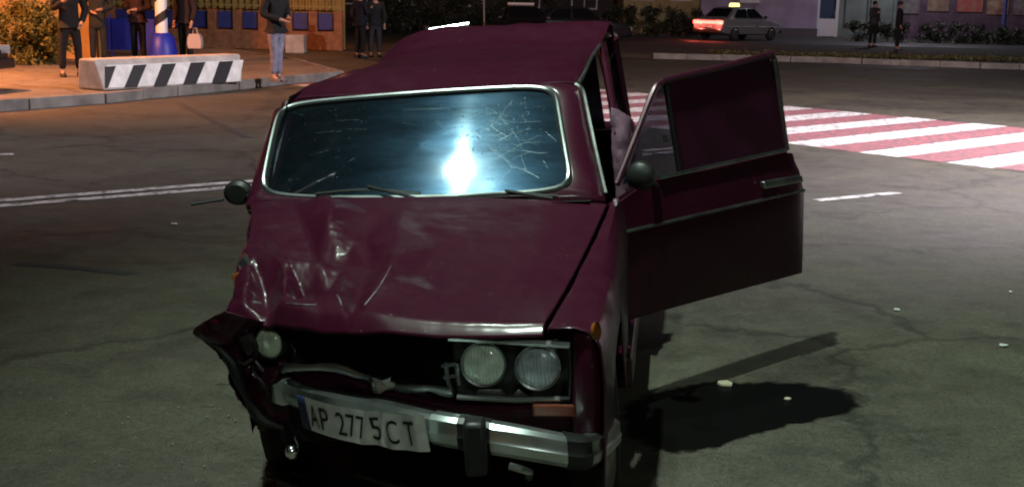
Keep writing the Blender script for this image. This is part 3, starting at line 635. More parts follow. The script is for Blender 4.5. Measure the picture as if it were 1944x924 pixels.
# pillars, sides and rear
MB().tube(crom([C(1140, 90, y=2.85), C(1152, 140, y=2.7), C(1164, 205, y=2.5), C(1172, 260, y=2.38)], 14), .030, 8, sx=.7).build('centre_pillar', P_mar, car)
bpan = net([[C(1158, 205, y=2.40), C(1178, 214, y=2.42), C(1192, 226, y=2.46)], [C(1160, 250, y=2.38), C(1180, 256, y=2.36), C(1198, 262, y=2.42)], [C(1164, 310, y=2.36), C(1184, 318, y=2.33), C(1204, 318, y=2.40)], [C(1172, 380, y=2.36), C(1190, 385, y=2.34), C(1206, 385, y=2.40)], [(.80, 2.36, .40), (.82, 2.35, .40), (.82, 2.42, .40)]], 12, 30)
bpan = displace(bpan, lambda p, n, u, v: n*.02*fbm(p, 11))
MB().grid(bpan).build('bent_pillar', car_paint('scuffed_paint', (.16, .09, .13), coat=.3), car, solid=.004, angle=25)
def side(s, y0, y1, name, n=20, x=.80):
    g = [[Vector((s*xx, y, z+.02*(y-1.4)*0)) for xx, z in ((x-.06, .27), (x-.01, .32), (x, .52), (x+.008, .72), (x-.012, .90), (x-.05, .955))] for y in np.linspace(y0, y1, n)]
    return MB().grid(displace(g, lambda p, n_, u, v: n_*.006*fbm(p, 4))).build(name, P_mar, car, solid=.02, angle=50)
side(-1, 1.38, 2.36, 'passenger_door', x=.60); side(-1, 2.38, 3.15, 'rear_door', x=.63); side(1, 2.42, 3.15, 'rear_door')
for s in (-1, 1):
    g = []
    for y in np.linspace(3.17, 4.15, 30):
        zb = .30+math.sqrt(max(0, .35**2-(y-3.16)**2)) if abs(y-3.16) < .35 else .30
        g.append([Vector((s*xx-(0 if s > 0 else -.09), y, z)) for xx, z in ((.78, zb), (.795, max(zb+.01, .7)), (.79, max(zb+.02, .86)), (.74, .985))])
    MB().grid(g).build('rear_wing', P_mar, car, solid=.01)
    MB().box((.76 if s > 0 else -.62, 1.9, .27), (.10, 1.15, .13)).build('sill', P_mar, car, smooth=False, bevel=.02)
MB().tube([(-.61, 1.40, .95), (-.62, 1.84, 1.30)], .028, 7).build('screen_pillar', P_mar, car)
for pth in ([(-.66, 2.37, .93), (-.66, 2.37, 1.34)], [(-.70, 3.3, .95), (-.50, 3.12, 1.33)], [(.74, 3.45, .97), (.68, 3.25, 1.48)]): MB().tube(pth, .032, 7).build('side_pillar', P_mar, car)
MB().grid(net([[(-.74, 3.45, .985), (0, 3.42, 1.0), (.74, 3.45, .985)], [(-.72, 3.8, .98), (0, 3.8, 1.0), (.72, 3.8, .98)], [(-.70, 4.12, .93), (0, 4.16, .95), (.70, 4.12, .93)], [(-.70, 4.14, .45), (0, 4.18, .45), (.70, 4.14, .45)]], 16, 20)).build('boot_lid', P_mar, car, solid=.01)
M_tint = screen_glass('tinted_glass', (.05, .02, .03), .15, .3, .06); M_glass = screen_glass('side_glass', (.36, .34, .37), .12, .3, .08)
MB().prism([(-.62, 3.42, 1.0), (.62, 3.42, 1.0), (.58, 3.30, 1.46), (-.54, 3.30, 1.44)], (0, .006, 0)).build('rear_screen', M_tint, car, smooth=False)
for y0, y1, y2, y3 in ((1.30, 2.365, 2.365, 1.80), (2.37, 3.40, 3.30, 2.37)): MB().prism([(-.63, y0, .93), (-.63, y1, .93), (-.59, y2, 1.37), (-.60, y3, 1.34)], (.005, 0, 0)).build('side_window', M_tint, car, smooth=False)
MB().prism([(.75, 2.46, .95), (.75, 3.25, .95), (.69, 3.15, 1.42), (.70, 2.50, 1.40)], (.005, 0, 0)).build('side_window', M_tint, car, smooth=False)
# ---- wing mirror on the closed side, a thin black strip sticking out beside it
mr = MB().lathe([(0, -.022), (.035, -.02), (.05, -.008), (.053, .012), (.045, .032), (0, .04)], (0, 0, 0), (0, 1, 0), 20).build('wing_mirror', M_blk, car)
mr.location = C(452, 366, y=1.46); mr.scale = (1.15, 1, .98)
MB().tube([C(478, 372, y=1.44)-mr.location, C(460, 372, y=1.46)-mr.location], .012, 6).build('mirror_foot', M_blk, mr)
MB().tube([C(374, 388, y=1.44)-mr.location, C(428, 378, y=1.45)-mr.location], .007, 5, sx=1.0).build('black_strip', M_blk, mr)

# ---- open door
DA = Vector((.79, 1.62, 0)); DBq = C(1525, 519, z=.36); DB = Vector((DBq.x, DBq.y, 0)); dd_ = (DB-DA).normalized(); DN = Vector((dd_.y, -dd_.x, 0))   # outward face normal (towards the camera)
if DN.dot(CO-DA) < 0: DN = -DN
def DP(px, py, off=0): return CPL(px, py, DA+DN*off, DN)
door = MB().prism([DP(*q) for q in ((1160, 395), (1243, 340), (1359, 316), (1494, 286), (1506, 296), (1519, 322), (1528, 360), (1527, 440), (1525, 519), (1350, 566), (1160, 618))], -DN*.055).build('front_door', P_mar, car, bevel=.012, angle=40)
tag(door, 'maroon door swung open')
skin = MB().grid(net([[DP(1165, 392, .003), DP(1243, 344, .004), DP(1359, 320, .004), DP(1492, 291, .003), DP(1504, 300, .001)], [DP(1168, 440, .004), DP(1270, 415, .020), DP(1380, 388, .022), DP(1500, 360, .018), DP(1524, 356, .002)], [DP(1170, 500, .004), DP(1280, 470, .024), DP(1390, 445, .026), DP(1500, 420, .020), DP(1525, 420, .002)], [DP(1172, 610, .002), DP(1280, 582, .008), DP(1390, 553, .008), DP(1500, 523, .006), DP(1522, 516, .001)]], 40, 30))
skin.build('door_skin', P_mar, door, angle=60)
MB().tube(crom([DP(1176, 443, .012), DP(1300, 414, .027), DP(1420, 386, .027), DP(1527, 361, .010)], 20), .0075, 6, upv=DN).build('door_moulding', M_chrome2, door)
MB().tube(crom([DP(1250, 338, .010), DP(1359, 314, .010), DP(1494, 284, .010)], 12), .008, 6).build('belt_trim', M_chrome2, door)
h_ = MB(); h_.prism([DP(*q, .022) for q in ((1441, 344), (1514, 332), (1517, 345), (1443, 358))], DN*.028); h_.build('door_handle', M_chrome2, door, bevel=.008)
MB().lathe([(0, .006), (.010, .005), (.012, 0)], DP(1478, 372, .022), DN, 12).build('door_lock', M_chrome2, door)
for yy in (420, 560): MB().box(DP(1176, yy, -.01), (.03, .05, .06)).build('hinge', P_mar, door, bevel=.006)
MB().tube(crom([DP(1171, 350, -.02), DP(1206, 262, -.02), DP(1240, 176, -.02), DP(1254, 158, -.02), DP(1275, 150, -.02), DP(1370, 128, -.02), DP(1452, 106, -.02), DP(1467, 108, -.02), DP(1474, 150, -.02), DP(1492, 284, -.02)], 70), .015, 8, sx=.8).build('window_frame', mat('frame_paint', (.055, .012, .026), .35, metal=.2, coat=.4), door)
MB().tube([DP(1263, 160, -.02), DP(1290, 326, -.02)], .012, 6).build('vent_divider', M_blk, door)
MB().tube([DP(1470, 114, .0), DP(1496, 284, .0)], .008, 6).build('frame_trim', M_chrome2, door)
MB().prism([DP(*q, -.02) for q in ((1265, 156), (1462, 110), (1488, 284), (1291, 326))], -DN*.004).build('window_glass', mat('film_glass', (.050, .008, .026), .35, coat=.15, var=.3, scale=6), door, smooth=False)
MB().prism([DP(*q, -.02) for q in ((1183, 350), (1246, 176), (1262, 160), (1288, 326))], -DN*.004).build('vent_glass', M_glass, door, smooth=False)
MB().box(DP(1263, 263, .0), (.02, .02, .03)).build('vent_latch', M_blk, door, smooth=False)
dm = MB().lathe([(0, -.03), (.03, -.027), (.052, -.01), (.058, .012), (.05, .03), (0, .036)], (0, 0, 0), (0.15, 1, 0), 20).build('door_mirror', M_blk, door); dm.location = DP(1216, 334, .10)
MB().tube([Vector((0, 0, 0)), DP(1245, 352, .0)-dm.location], .012, 6).build('mirror_stalk', M_blk, dm)
MB().prism([DP(*q, -.062) for q in ((1170, 400), (1360, 325), (1494, 296), (1520, 360), (1518, 510), (1170, 600))], -DN*.02).build('door_trim', M_seat, door, smooth=False)

# ---- cabin
ds = MB().grid(net([[(-.64, 1.36, .93), (0, 1.33, .945), (.64, 1.36, .93)], [(-.64, 1.55, .935), (0, 1.55, .95), (.64, 1.55, .935)], [(-.62, 1.66, .90), (0, 1.68, .91), (.62, 1.66, .90)], [(-.62, 1.66, .62), (0, 1.66, .62), (.62, 1.66, .62)]], 14, 18)).build('dashboard', M_dash, car)
stw = MB().lathe([(.19, -.012), (.202, 0), (.19, .012), (.178, 0), (.19, -.012)], (0, 0, 0), (0, .8, .6), 30); stw.box((0, 0, 0), (.36, .03, .04)); stw.box((0, 0, -.04), (.06, .05, .09))
w0 = stw.build('steering_wheel', M_blk, car); w0.location = (.34, 1.84, .86)
for sx in (-.35, .35):
    s = MB().grid(net([[(sx-.24, 2.02, .50), (sx, 2.0, .53), (sx+.24, 2.02, .50)], [(sx-.24, 2.42, .48), (sx, 2.42, .46), (sx+.24, 2.42, .48)], [(sx-.24, 2.52, .75), (sx, 2.55, .75), (sx+.24, 2.52, .75)], [(sx-.21, 2.60, 1.02), (sx, 2.62, 1.04), (sx+.21, 2.60, 1.02)], [(sx-.18, 2.70, .98), (sx, 2.72, 1.0), (sx+.18, 2.70, .98)], [(sx-.22, 2.62, .5), (sx, 2.64, .5), (sx+.22, 2.62, .5)]], 12, 26)).build('front_seat', M_seat, car)
    MB().box((sx, 2.68, 1.12), (.24, .09, .16)).build('headrest', M_seat, s, bevel=.03)
MB().grid(net([[(-.64, 2.85, .5), (0, 2.83, .52), (.64, 2.85, .5)], [(-.64, 3.2, .48), (0, 3.2, .48), (.64, 3.2, .48)], [(-.64, 3.35, .95), (0, 3.36, .97), (.64, 3.35, .95)], [(-.64, 3.45, .97), (0, 3.45, .98), (.64, 3.45, .97)]], 8, 14)).build('rear_seat', M_seat, car)
MB().box(WS(0.02, .78)-wn*.05, (.20, .02, .055)).build('rear_view_mirror', M_blk, car, bevel=.01)
# ---- wheels
def wheel(x, y, dz=0, s=1, rot=0):
    t = MB().lathe([(.20, -.075), (.25, -.086), (.285, -.078), (.297, -.05), (.299, 0), (.297, .05), (.285, .078), (.25, .086), (.20, .075)], (0, 0, 0), (1, 0, 0), 32).build('wheel', M_tyre, car)
    MB().lathe([(.21, .05), (.205, .072), (.19, .06), (.16, .03), (.09, .045), (.05, .06), (0, .062)], (0, 0, 0), (s, 0, 0), 24).build('wheel_rim', M_rim, t)
    t.location = (x, y, .298+dz); t.rotation_euler = (0, 0, rot)
wheel(.685, .74, .012, 1, .12); wheel(.665, 3.16, .012, 1); wheel(-.42, .92, .085, -1, .25); wheel(-.56, 3.16, .098, -1)


# ================================================================ BUILDINGS, FENCES, PLANTS
def gp(a, b, z): return Vector((a[0], a[1], z))
# ---- striped concrete block on the island, painted slanting bars
M_conc = mat('concrete', (.52, .47, .42), .8, var=.2, scale=4, bump=.3, bscale=25)
M_bw = mat('block_white', (.80, .80, .76), .65, var=.15, scale=6); M_bb = mat('block_black', (.015, .015, .016), .6)
zb = .14
bl, br_ = G(202, 172, zb), G(459, 156, zb); bd = (br_-bl).normalized(); bn = Vector((bd.y, -bd.x, 0)); blen = (br_-bl).length
if bn.y > 0: bn = -bn
block = thing('barrier_block', 'low concrete block painted with slanting black and white bars', 'barrier', (bl.x, bl.y, zb))
BO = Vector((bl.x, bl.y, zb)); BH = .47; rake = .13
def bpt(s, h, dep=0): return bd*s - bn*(dep+rake*h/BH) + Vector((0, 0, h))
ov = .06
MB().add([bpt(-.04, 0), bpt(blen+.02, 0), bpt(blen+.02, 0, .62), bpt(-.04, 0, .62), bpt(-.10, BH), bpt(blen+.12, BH), bpt(blen+.12, BH, .36), bpt(-.10, BH, .36)], [(0, 1, 2, 3), (7, 6, 5, 4), (0, 4, 5, 1), (1, 5, 6, 2), (2, 6, 7, 3), (3, 7, 4, 0)]).build('block_body', M_conc, block, smooth=False, bevel=.03)
def front_hit(px, py, off):
    n = bn*BH + Vector((0, 0, rake)); n.normalize(); d = ray(px, py); o = Vector((0, 0, CAMH)); q = BO+n*off
    return o+d*((q-o).dot(n)/d.dot(n))-BO
def fpoly(pts, nm, m, off): MB().prism([front_hit(*p, off) for p in pts], bn*.004).build(nm, m, block, smooth=False)
fpoly([(203, 124), (462, 114), (454, 154), (204, 167)], 'white_face', M_bw, .003)
Z = lambda *p: [(x/3.0375, y/3.0375) for x, y in p]
for q in (Z((606, 386), (668, 381), (622, 508), (606, 509)), Z((770, 377), (845, 373), (790, 504), (716, 507)), Z((935, 371), (1015, 366), (960, 495), (885, 499)), Z((1100, 362), (1185, 358), (1130, 485), (1055, 490)), Z((1265, 356), (1345, 352), (1300, 478), (1220, 482))): fpoly(q, 'black_bar', M_bb, .008)
# ---- striped post on a blue foot
pc = G(309, 118, .13); pc = Vector((-7.55, 26.6, .13)); 
px_ = D(308, 90, 26.6); pc.x = px_.x
post = thing('striped_post', 'thick white post wound with a black spiral band on a blue foot', 'post', pc)
M_pblue = mat('post_blue', (.015, .03, .42), .45); M_pw = mat('post_white', (.82, .84, .88), .5)
MB().lathe([(.34, 0), (.34, .08), (.30, .35), (.25, .58), (.165, .66), (.0, .67)], (0, 0, 0), (0, 0, 1), 24).build('post_foot', M_pblue, post)
MB().lathe([(.125, .62), (.125, 3.2), (.10, 3.24), (0, 3.25)], (0, 0, 0), (0, 0, 1), 24).build('post_shaft', M_pw, post)
sp_ = [[Vector((.127*math.cos(a), .127*math.sin(a), z+.46+a*.165*0+.0)) for z in (0,)] for a in (0,)]
for k in range(3):
    g = []
    for j in range(49):
        a = 2*PI*j/48*1.25+PI*.9; z0 = .72+k*.95+.62*j/48
        g.append([Vector((.1285*math.cos(a), .1285*math.sin(a), z0)), Vector((.1285*math.cos(a), .1285*math.sin(a), z0+.20))])
    MB().grid(g).build('black_band', M_bb, post)
bf = thing('panel_barrier', 'blue metal panel barrier standing behind the people on the island', 'barrier', (0, 30.0, .13)); x0_, x1_ = D(168, 80, 30).x, D(296, 80, 30).x
for k in range(3):
    w_ = (x1_-x0_)/3; MB().box((x0_+w_*(k+.5), 0, .50), (w_-.05, .04, .74)).build('panel', mat('panel_blue', (.018, .028, .30), .5, var=.2, scale=3), bf, smooth=False, bevel=.01)
for k in range(4): MB().tube([(x0_+(x1_-x0_)*k/3, .03, 0), (x0_+(x1_-x0_)*k/3, .03, .95)], .025, 8).build('barrier_post', M_pblue, bf)
# ---- ochre wall behind the hedge
M_ochre = mat('ochre_render', (.50, .30, .10), .85, var=.15, scale=2, bump=.3, bscale=20)
wl = thing('garden_wall', 'tall ochre rendered wall glowing orange behind the hedge', 'wall', (-17, 28.2, .13))
MB().box((0, 0, 2.0), (15.2, .3, 4.0)).build('wall_face', M_ochre, wl, smooth=False)
MB().box((0, 0, 4.05), (15.3, .42, .12)).build('coping', M_conc, wl, smooth=False)
# ---- leaf things
def leaves(n, box_fn, size, seed=1):
    r = np.random.default_rng(seed); V = []; F = []
    for k in range(n):
        p = Vector(box_fn(r)); a = Vector(r.normal(size=3)).normalized(); b = a.cross(Vector(r.normal(size=3))).normalized(); s = size*r.uniform(.6, 1.4); c = a.cross(b)
        o = len(V); V += [p-a*s, p+b*s*.45+c*s*.1, p+a*s, p-b*s*.45+c*s*.1]; F += [(o, o+1, o+2), (o, o+2, o+3)]
    return MB().add(V, F)
def leafy(name, label, cat, loc, dims, n, size, m, seed, group=None, rz=0):
    t = thing(name, label, cat, loc, rz, group); w, d, h = dims; rr_ = np.random.default_rng(seed)
    clumps = [(rr_.uniform(-w/2, w/2), rr_.uniform(-d/2, d/2), rr_.uniform(.12*h, h)) for _ in range(max(8, int(w*h*9)))]
    def fn(r):
        c = clumps[r.integers(len(clumps))]; s = .16*min(1.6, max(.8, h/1.5))
        return (c[0]+r.normal()*s, c[1]+r.normal()*s, max(.03, c[2]+r.normal()*s*.8))
    leaves(n, fn, size, seed).build('foliage', m, t, smooth=False)
    st = MB()
    for k in range(max(3, int(w*2))):
        x, y = rr_.uniform(-w/2, w/2)*.9, rr_.uniform(-d/2, d/2)*.7; st.tube([(x, y, 0), (x+rr_.normal()*.08, y+rr_.normal()*.08, h*.4), (x+rr_.normal()*.2, y+rr_.normal()*.2, h*.85)], [.025, .018, .008], 5)
    tag(st.build('stems', mat('bark', (.07, .05, .035), .9, var=.3), t), None, kind='stuff')
    return t
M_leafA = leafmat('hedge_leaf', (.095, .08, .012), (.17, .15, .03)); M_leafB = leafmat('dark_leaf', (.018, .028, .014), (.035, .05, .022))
hp = D(62, 140, 25.0)
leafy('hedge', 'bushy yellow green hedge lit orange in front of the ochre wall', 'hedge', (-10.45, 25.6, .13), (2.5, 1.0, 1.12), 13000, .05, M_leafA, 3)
# ---- low fence: brick base, pillars, blue panels and lattice
M_brick = mat('orange_brick', (.34, .14, .06), .85, var=.25, scale=6, bump=.3, bscale=30); M_bluep = mat('fence_blue', (.025, .035, .20), .5, var=.2, scale=5); M_yel = mat('fence_yellow', (.34, .25, .06), .6)
fence = thing('street_fence', 'low brick fence with blue metal panels and pale yellow lattice', 'fence', (-9.6, 38.2, .0), .05)
MB().box((0, 0, .28), (8.6, .35, .56)).build('base_wall', M_brick, fence, smooth=False, bevel=.02)
for k in range(12):
    x = -4.2+k*.76
    MB().box((x, 0, .86), (.26, .30, .62)).build('pillar', M_brick, fence, smooth=False, bevel=.015)
    if k < 11: MB().box((x+.38, .02, .86), (.46, .05, .50)).build('blue_panel', M_bluep, fence, smooth=False, bevel=.01)
for k in range(43): MB().box((-4.2+k*.20, .05, 1.75), (.035, .03, 1.15)).build('lattice_bar', M_yel, fence, smooth=False)
for z in (1.3, 1.75, 2.25): MB().box((0, .075, z), (8.5, .03, .05)).build('lattice_rail', M_yel, fence, smooth=False)
MB().box((-.1, .75, 1.5), (8.8, .2, 3.0)).build('back_wall', mat('mustard_render', (.36, .24, .07), .9, var=.2, scale=2), fence, smooth=False)
# pale block beside the drive
bk = MB().box((0, 0, .26), (.55, .5, .52)).build('concrete_planter', M_conc, smooth=False, bevel=.03); bk.location = G(562, 101); tag(bk, 'small pale concrete box at the edge of the dark drive', 'planter')
for q, lb in (((771, 60), 'left one of two grey stones deep in the dark drive beside the reddish tree'), ((812, 60), 'grey stone next to the reddish tree trunk deep in the drive')):
    st = MB().box((0, 0, .2), (.55, .35, .42), taper=.85).build('edging_stone', M_conc, smooth=False, bevel=.05); st.location = G(*q); tag(st, lb.replace('left one of two grey stones', 'grey stone farther from the trunk'), 'stone')
# ---- dark yard behind: building and trees
M_dkwall = mat('dark_render', (.05, .045, .045), .9, var=.3, scale=1.5); M_yelwall = mat('sallow_render', (.40, .33, .16), .85, var=.2, scale=1.2)
M_lil = mat('lilac_render', (.34, .28, .40), .85, var=.18, scale=1.0, bump=.2, bscale=15); M_pane = mat('dark_pane', (.015, .018, .025), .12, coat=.5); M_fr = mat('white_frame', (.62, .62, .64), .5)
def window(parent, x, z, w, h, y=-.02, m=M_fr, pane=M_pane, mull=True):
    f = MB(); t = .07
    for c, d in (((x, y, z+h/2), (w+t, .10, t)), ((x, y, z-h/2), (w+t, .10, t)), ((x-w/2, y, z), (t, .10, h-t)), ((x+w/2, y, z), (t, .10, h-t))): f.box(c, d)
    if mull: f.box((x, y+.01, z), (.05, .07, h-t))
    fo = f.build('window', m, parent, smooth=False); MB().box((x, y+.04, z), (w, .02, h)).build('pane', pane, fo, smooth=False); return fo
yb = thing('yard_building', 'dark building behind trees at the end of the drive', 'building', (-2.5, 66, 0))
MB().box((0, 3, 3.2), (24, 6, 6.4)).build('wall', M_dkwall, yb, smooth=False); MB().box((0, 3, 6.5), (24.5, 6.6, .3)).build('roof', M_dkwall, yb, smooth=False)
for x in (-9, -6, -3, 0, 3, 6, 9): window(yb, x, 2.0, 1.3, 1.5)
def tree(loc, h, label, tint, seed, rad=1.6, lean=(0, 0)):
    t = thing('tree', label, 'tree', loc); r = np.random.default_rng(seed)
    tr_ = MB().tube([(0, 0, 0), (lean[0]*.3, lean[1]*.3, h*.25), (lean[0]*.7, 0, h*.5), (lean[0], 0, h*.8)], [.17, .14, .11, .05], 9)
    for k in range(7):
        a = r.uniform(0, 2*PI); z = h*r.uniform(.4, .7); e = Vector((math.cos(a)*rad*.7, math.sin(a)*rad*.7, z+h*.2)); tr_.tube([(lean[0]*.6, 0, z), e*.6+Vector((0, 0, z*.4)), e], [.06, .04, .015], 6)
    tr_.build('trunk', mat('trunk_'+str(seed), tint, .9, var=.3, scale=6, bump=.5, bscale=20), t)
    cl = [(Vector(r.normal(size=3)).normalized()*rad*r.uniform(.35, 1)) for _ in range(26)]
    def fn(q):
        c = cl[q.integers(len(cl))]; return (c.x+q.normal()*.25+lean[0], c.y+q.normal()*.25, h*.78+c.z*.75+q.normal()*.2)
    leaves(2600, fn, .09, seed).build('crown', M_leafB, t, smooth=False)
tree(G(842, 62), 5.5, 'slim tree with reddish trunk standing beside the grey stones in the drive', (.16, .07, .05), 5)
tree(G(612, 74), 6.0, 'dark trunked tree by the fence end near the concrete box', (.05, .04, .035), 6, 1.9)
tree(G(1120, 62), 6.0, 'dark tree standing behind the dark grey parked car', (.05, .04, .035), 8, 1.9)
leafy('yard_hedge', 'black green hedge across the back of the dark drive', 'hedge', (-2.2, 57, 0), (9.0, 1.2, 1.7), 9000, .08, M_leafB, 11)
pole = MB().tube([(0, 0, 0), (-.06, 0, 1.6), (-.22, 0, 3.4)], .035, 8).build('thin_pole', mat('pale_metal', (.45, .43, .42), .5)); pole.location = G(920, 75); tag(pole, 'thin pale metal pole leaning slightly in the dark drive', 'pole')
# ---- buildings beyond the side street
sb = thing('sallow_house', 'sallow yellow rendered house behind the dark clipped hedge', 'building', (D(1258, 40, 62.5).x, 62.5, .12))
MB().box((0, 3, 2.6), (3.95, 6, 5.2)).build('wall', M_yelwall, sb, smooth=False); MB().box((0, 3, 5.35), (4.1, 6.6, .3)).build('roof', M_dkwall, sb, smooth=False)
for x in (-1.0, .9): window(sb, x, 2.3, 1.1, 1.3)
for x in (-1.9, -.1, 1.5, 1.9): MB().box((x, -.06, 1.6), (.18, .12, 3.2)).build('pilaster', M_yelwall, sb, smooth=False)
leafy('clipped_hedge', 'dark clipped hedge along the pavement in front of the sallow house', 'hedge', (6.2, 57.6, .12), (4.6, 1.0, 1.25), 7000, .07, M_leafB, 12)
lb_ = thing('lilac_house', 'lilac rendered house with one white framed window', 'building', (D(1440, 40, 62).x, 62, .12))
LX = D(1440, 40, 62).x
MB().box((0, 3, 2.6), (5.75, 6, 5.2)).build('wall', M_lil, lb_, smooth=False); MB().box((0, 3, 5.35), (5.9, 6.6, .3)).build('roof', M_dkwall, lb_, smooth=False)
MB().box((0, -.05, .22), (5.8, .1, .44)).build('plinth', mat('plinth', (.12, .10, .11), .9), lb_, smooth=False)
wx = D(1422, 10, 62).x-LX
window(lb_, wx, 2.28, .86, 1.15); MB().box((wx, -.09, 1.63), (1.1, .2, .06)).build('sill', M_fr, lb_, smooth=False)
SX = D(1622, 40, 62.3).x
shp = thing('glazed_shop', 'grey green shop front with white framed door beside the lilac house', 'building', (SX, 62.3, .12))
M_gg = mat('shop_grey', (.15, .19, .18), .7, var=.2, scale=1.5)
MB().box((0, 3, 2.6), (4.05, 6, 5.2)).build('wall', M_gg, shp, smooth=False); MB().box((0, 3, 5.3), (4.2, 6.4, .25)).build('roof', M_dkwall, shp, smooth=False)
dx = D(1570, 30, 62.3).x-SX
dr = MB(); 
for c, d in (((dx, -.04, 2.5), (1.05, .12, .12)), ((dx-.47, -.04, 1.3), (.14, .12, 2.5)), ((dx+.47, -.04, 1.3), (.14, .12, 2.5)), ((dx, -.04, .5), (.82, .10, .85))): dr.box(c, d)
do = dr.build('door', M_fr, shp, smooth=False); MB().box((dx, -.02, 1.68), (.8, .03, 1.5)).build('pane', mat('blue_pane', (.05, .07, .12), .15), do, smooth=False); MB().box((dx+.34, -.12, 1.2), (.03, .05, .25)).build('handle', M_chrome2, do, smooth=False)
for x in (.1, 1.35): window(shp, x, 1.75, 1.1, 2.1, m=M_gg, pane=mat('shop_pane', (.05, .075, .08), .15), mull=False)
ks = thing('market_kiosk', 'dark kiosk covered with faded red and tan posters', 'kiosk', (D(1835, 40, 64).x, 64, .12))
MB().box((.6, 2, 1.7), (8.4, 4, 3.4)).build('wall', mat('kiosk_wall', (.09, .06, .09), .8, var=.3, scale=2), ks, smooth=False); MB().box((0, 1.8, 3.5), (9.2, 5, .2)).build('roof', M_dkwall, ks, smooth=False)
for i, (a, c1, c2) in enumerate((((-2.9, 1.9, .9, 1.3), (.10, .09, .09), (.2, .18, .17)), ((-1.5, 2.0, 1.1, 1.2), (.16, .12, .09), (.3, .2, .15)), ((.1, 2.05, 1.3, 1.3), (.34, .18, .13), (.42, .06, .07)), ((1.5, 2.0, 1.1, 1.4), (.40, .30, .2), (.20, .07, .06)), ((2.7, 1.8, .8, 1.0), (.25, .22, .2), (.12, .1, .12)))):
    MB().box((a[0], -.03, a[1]), (a[2], .03, a[3])).build('poster', mat('poster_%d' % i, c1, .6, col2=c2, scale=2.5, detail=2), ks, smooth=False, bevel=.01)
leafy('verge_shrub', 'low dark shrubs growing along the verge in front of the kiosk', 'shrub', (D(1800, 60, 57).x, 57, .12), (9.0, 1.4, .75), 7000, .07, M_leafB, 14)
# tufts of grass along the verge kerb
def fn_(r): return (r.uniform(6, 24), 37.9+r.exponential(.8), .13+r.uniform(0, .10))
tag(leaves(6000, fn_, .05, 21).build('verge_grass', leafmat('grass', (.06, .065, .02), (.11, .10, .035)), smooth=False), 'sparse grass and weeds along the far kerb', 'grass', kind='stuff')

